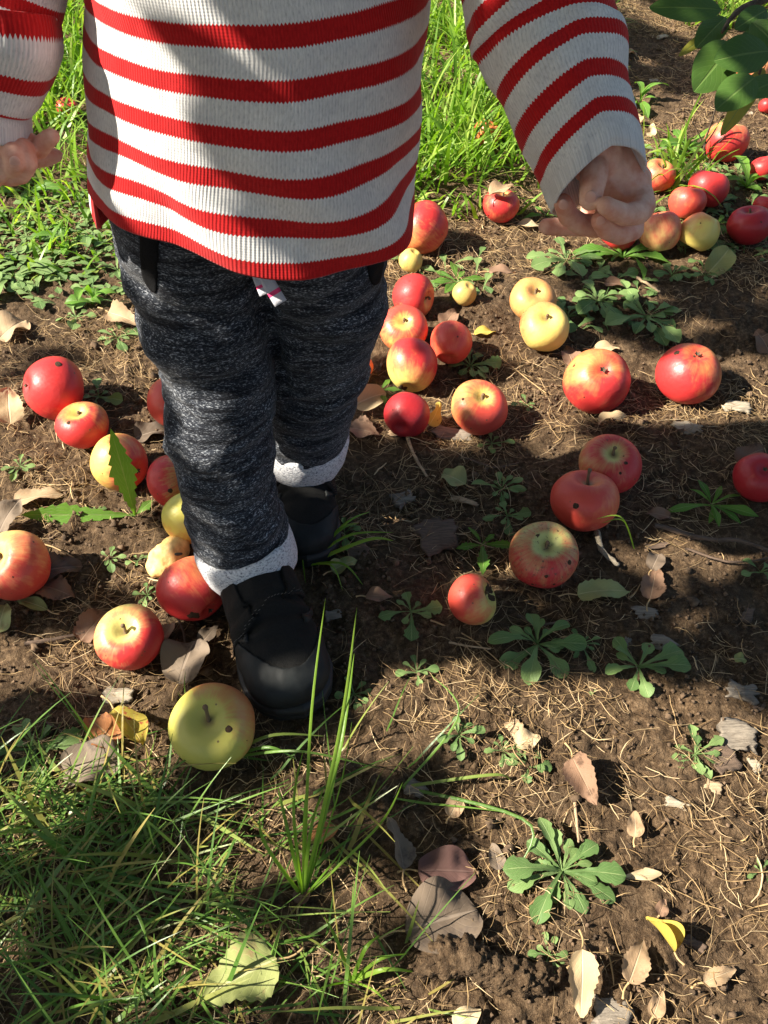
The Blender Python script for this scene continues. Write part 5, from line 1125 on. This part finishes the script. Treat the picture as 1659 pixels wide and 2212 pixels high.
# --- boots
def boot(heel, toe, lab, flip, strapslant):
    h_, t_ = Vector(heel), Vector(toe); d = (t_-h_); L = d.length; d.normalize(); k = L/.178
    Rm = np.array([[d.y, d.x, 0], [-d.x, d.y, 0], [0, 0, 1]])   # local x, y(forward), z -> world
    def W(p_): p_ = np.asarray(p_, float)*k; return p_@Rm.T+np.array([h_.x, h_.y, gz])
    gz = float(H(*( (h_+t_)/2)[:2]))+.003
    bm = bmesh.new()
    E1, E2, E3, E4 = ((0, .036, .045), (.031, .033, .032)), ((0, .085, .040), (.033, .034, .034)), ((.001, .124, .034), (.037, .034, .026)), ((.002, .144, .031), (.035, .029, .022))
    hull(bm, [E1, E2], 3); hull(bm, [E2, E3], 3); hull(bm, [E3, E4], 3)
    hull(bm, [((0, .040, .05), (.030, .034, .025)), ((0, .036, .066), (.032, .033, .010))], 3); hull(bm, [((0, .048, .056), (.027, .024, .012)), ((0, .088, .046), (.026, .026, .020))], 3)
    me = voxel(bm, .0014, 5, 'boot'); co = get_co(me); no = get_no(me); x, y, z = co.T
    cr = .0022*np.sin((y-.3*z)*330+3*fbm(x*30, y*30, 2, 3))*np.exp(-((y-.105)/.022)**2)*np.clip((z-.035)/.02, 0, 1)+.0010*fbm(x*60, y*60+z*50, 3, 2)
    co += no*cr[:, None]; set_co(me, co); no = get_no(me); x, y, z = co.T
    root_o = person
    up = me.copy(); set_co(up, W(co)-OFF); bo = link('boot', up, SUEDE, person)
    cap = ((y-.75*np.maximum(z-.030, 0)) > (.136-.034*(np.abs(x+.004)/.034)**2)) & (z > .012)
    pm = patch(me, co, no, cap, .0016, .0012, 'toe_cap'); set_co(pm, W(get_co(pm))-OFF); link('toe_cap', pm, RUB, bo)
    qv = z-.55*(.11-y)
    stp = (y < .100+strapslant*x) & (y > .040) & (z > .034-.3*x) & (z < .068)
    pm = patch(me, co, no, stp, .0030, .0024, 'strap', 8); set_co(pm, W(get_co(pm))-OFF); so_ = link('strap', pm, SUEDE, bo)
    hp = (z < .050) & (z > .012) & (y < .060)
    pm = patch(me, co, no, hp, .0012, .001, 'heel_counter'); set_co(pm, W(get_co(pm))-OFF); link('heel_counter', pm, SUEDE, bo)
    # side tab (rubber loop that holds the strap)
    for sx in (1, -1):
        tb_ = (np.abs(y-.098-.02*(z-.04)/.02) < .0050) & (z > .016) & (z < .058) & (x*sx > .018)
        if tb_.sum() > 20: pm = patch(me, co, no, tb_, .0022, .002, 'loop', 6); set_co(pm, W(get_co(pm))-OFF); link('loop', pm, RUB, bo)
    # stitches along the lower edge of the strap
    st_ = MB(); sel = np.where((np.abs(y-(.0965+strapslant*x)) < .0009) & (z > .036-.3*x))[0]
    last = []; 
    for i in sel[np.argsort(x[sel])]:
        p_ = co[i]+no[i]*.0036
        if all(np.linalg.norm(p_-l_) > .0030 for l_ in last): last.append(p_)
    for p_ in last:
        tg = np.array([1, strapslant, 0]); v, f = tube([p_-tg*.0009, p_+tg*.0009], .00024, 6); st_.add(W(v)-OFF, f)
    if last: st_.build('stitching', simple('grey_thread', (.12, .11, .10), .8, .1, 500, 0), so_)
    # sole
    n = 120; a = np.linspace(0, 2*PI, n, endpoint=False); yc_ = .089-.089*np.cos(a); t = yc_/.178
    hw = np.interp(t, [0, .03, .1, .2, .4, .55, .7, .8, .9, .96, 1], [0, .016, .027, .031, .0315, .035, .0395, .039, .031, .020, 0])*np.sign(np.sin(a))+.002*np.sin(t*PI)
    out = []
    for zq, ins in [(0, .004), (.002, .0005), (.007, 0), (.0085, .0012), (.010, -.0004), (.0165, -.0006), (.0185, .001), (.0195, .006), (.021, .016)]:
        sc = np.clip(1-ins/.04, 0, 2); out.append(np.stack([hw*sc, .089+(yc_-.089)*(1-ins/.09), zq+.006*np.clip((t-.8)/.2, 0, 1)**2+0*hw], -1))
    v = np.array(out).reshape(-1, 3); F = grid_faces(len(out), n, True)
    ci = len(v); v = np.concatenate([v, [[0, .089, .0]]]); F = np.concatenate([F, np.array([[(i+2) % n, (i+1) % n, i, ci] for i in range(0, n, 2)])])
    link('sole', mesh_np('sole', W(v)-OFF, F), SOLE, bo)
boot((-.146, .546, 0), (-.072, .367, 0), '', 1, .38)
boot((-.092, .712, 0), (-.080, .542, 0), '', 1, -.2)

# --- body (hands are part of it)
bm = bmesh.new()
hull(bm, [((-.09, .60, .60), (.08, .055, .05)), ((-.095, .60, .42), (.085, .060, .05))]); hull(bm, [((-.15, .60, .635), .03), ((-.03, .60, .635), .03)]); hull(bm, [((-.09, .60, .64), .03), ((-.09, .597, .70), .031)])
chain(bm, [((-.145, .60, .40), .045), ((-.145, .57, .22), .030), ((-.137, .525, .08), .024), ((-.137, .53, .05), .02)]); chain(bm, [((-.055, .61, .40), .045), ((-.067, .63, .22), .030), ((-.086, .655, .08), .024), ((-.087, .66, .05), .02)])
# head
HC = Vector((-.09, .585, .775))
def hp_(x, y, z): return tuple(HC+Vector((x, y, z)))
hull(bm, [(hp_(0, .012, .012), (.066, .078, .070))], 3); hull(bm, [(hp_(0, -.02, -.02), (.052, .050, .045)), (hp_(0, -.030, -.055), (.026, .026, .018))], 3)
for sx in (1, -1):
    hull(bm, [(hp_(.030*sx, -.052, -.030), (.020, .016, .018))]); hull(bm, [(hp_(.067*sx, .005, -.008), (.006, .012, .018))]); hull(bm, [(hp_(.026*sx, -.058, .012), (.017, .010, .006))])
hull(bm, [(hp_(0, -.066, -.004), (.006, .008, .008)), (hp_(0, -.078, -.020), (.009, .008, .007))]); hull(bm, [(hp_(0, -.070, -.042), (.015, .008, .004))]); hull(bm, [(hp_(0, -.067, -.050), (.012, .008, .004))])
# child's left arm and hand (nearer the apple cluster)
chain(bm, [((-.03, .60, .635), .03), (tuple(S1[2]), .027), (tuple(S1[4]), .023), (tuple(V(1288, 338, .508)), .0175)])
hull(bm, [(V(1290, 335, .512), .0165), (V(1322, 372, .512), .0185), (V(1345, 400, .510), .0185)])
hull(bm, [(V(1300, 350, .514), .017), (V(1357, 420, .508), .0150), (V(1345, 462, .508), .0150)]); hull(bm, [(V(1345, 458, .514), .0120), (V(1285, 460, .528), .0100), (V(1300, 380, .528), .012)])
chain(bm, [(V(1284, 335, .502), .0078), (V(1284, 372, .488), .0086), (V(1279, 402, .480), .0077), (V(1275, 430, .475), .0069)])      # thumb
chain(bm, [(V(1370, 420, .502), .0115), (V(1387, 444, .491), .0086), (V(1378, 460, .480), .0074), (V(1348, 464, .471), .0068), (V(1322, 453, .467), .0062), (V(1308, 444, .466), .0056)])   # index
chain(bm, [(V(1355, 462, .504), .0110), (V(1366, 496, .494), .0074), (V(1340, 506, .484), .0070), (V(1312, 496, .479), .0068), (V(1297, 476, .477), .0060)])   # middle
chain(bm, [(V(1325, 472, .514), .0098), (V(1294, 488, .503), .0076), (V(1258, 486, .494), .0071), (V(1229, 468, .489), .0066), (V(1216, 438, .485), .0058)])  # ring
chain(bm, [(V(1290, 480, .526), .0090), (V(1240, 488, .517), .0068), (V(1206, 490, .512), .0060), (V(1180, 489, .509), .0054)])    # little finger
# child's right arm and hand (cut by the picture edge)
chain(bm, [((-.15, .60, .635), .03), (tuple(S2[2]), .027), (tuple(S2[4]), .023), (tuple(V(-32, 270, .555)), .017)])
hull(bm, [(V(-32, 280, .556), .0165), (V(-22, 330, .556), .019), (V(10, 345, .553), .016)]); hull(bm, [(V(-30, 345, .556), .017), (V(12, 352, .552), .0135), (V(-10, 312, .556), .018)])
chain(bm, [(V(20, 298, .556), .0120), (V(56, 311, .550), .0085), (V(84, 320, .546), .0068), (V(104, 300, .543), .0058), (V(112, 295, .542), .0052)])   # thumb
chain(bm, [(V(30, 338, .556), .0105), (V(66, 339, .558), .0078), (V(95, 341, .560), .0062), (V(121, 336, .562), .0046)])    # index
chain(bm, [(V(28, 312, .545), .0080), (V(50, 324, .536), .0073), (V(57, 350, .532), .0073), (V(44, 375, .534), .0070), (V(20, 381, .538), .0068)])   # middle curled
chain(bm, [(V(8, 322, .538), .0072), (V(27, 330, .529), .0066), (V(33, 350, .526), .0066), (V(24, 364, .530), .0060)]); chain(bm, [(V(-30, 335, .540), .0078), (V(-4, 346, .530), .0066), (V(0, 370, .530), .0066), (V(-14, 386, .536), .0064)])
me = voxel(bm, .00105, 1, 'body', .4); part('body', me, SK)
body_o = [o for o in person.children if o.name.startswith('body')][0]
nail = simple('nail', (.74, .42, .34), .28, .05, 100, 0)
def nailp(c, d, n_, w_, l_):
    bm = bmesh.new(); d = Vector(d).normalized(); n_ = Vector(n_); n_ = (n_-d*n_.dot(d)).normalized(); x = d.cross(n_)
    M4 = Matrix((( x.x*w_, d.x*l_, n_.x*.0014, c[0]-OFF[0]), (x.y*w_, d.y*l_, n_.y*.0014, c[1]-OFF[1]), (x.z*w_, d.z*l_, n_.z*.0014, c[2]-OFF[2]), (0, 0, 0, 1)))
    bmesh.ops.create_uvsphere(bm, u_segments=20, v_segments=12, radius=1, matrix=M4); nm = bpy.data.meshes.new('nail'); bm.to_mesh(nm); bm.free(); link('nail', nm, nail, body_o)
def tocam(p_): return (Vector((0, 0, CAM_H))-Vector(p_)).normalized()
for (x, y, Yd, r, dx, dy) in [(1276, 427, .475, .0070, -.1, 1), (1217, 442, .485, .0060, -.15, -1), (1298, 478, .477, .0060, -.3, -.9), (32, 350, .526, .0066, -.1, 1)]:
    c = V(x, y, Yd); e = V(x+dx*20, y+dy*20, Yd); cc = tocam(c); nailp(c+cc*r*.86, e-c, cc, r*.50, r*.66)
# eyes, lips, hair
ew = simple('eye_white', (.8, .78, .75), .2, .02, 50, 0); ir = simple('iris', (.10, .06, .03), .15, .2, 200, 0)
for sx in (1, -1):
    bm = bmesh.new(); bmesh.ops.create_uvsphere(bm, u_segments=24, v_segments=16, radius=.0105, matrix=Matrix.Translation(Vector(hp_(.025*sx, -.058, .000))-Vector(OFF))); e_ = bpy.data.meshes.new('eye'); bm.to_mesh(e_); bm.free(); eo = link('eye', e_, ew, body_o)
    bm = bmesh.new(); bmesh.ops.create_uvsphere(bm, u_segments=20, v_segments=12, radius=.0055, matrix=Matrix.Translation(Vector(hp_(.025*sx, -.0642, -.001))-Vector(OFF))); e_ = bpy.data.meshes.new('iris'); bm.to_mesh(e_); bm.free(); link('iris', e_, ir, eo)
bm = bmesh.new(); hull(bm, [(hp_(0, .018, .026), (.071, .080, .066))], 3); hull(bm, [(hp_(0, .050, -.02), (.058, .046, .05))], 3); me = voxel(bm, .003, 2, 'hair')
bm = bmesh.new(); bm.from_mesh(me); bmesh.ops.delete(bm, geom=[v for v in bm.verts if v.co.y < HC.y-.035 and v.co.z < HC.z+.045], context='VERTS'); bm.to_mesh(me); bm.free()
co = get_co(me); no = get_no(me); co += no*(.004*fbm(co[:, 0]/.006, co[:, 2]/.03+co[:, 1]/.03, 3, 2))[:, None]; set_co(me, co); part('hair', me, simple('hair_brown', (.16, .09, .045), .6, .5, 300, .8, .002))
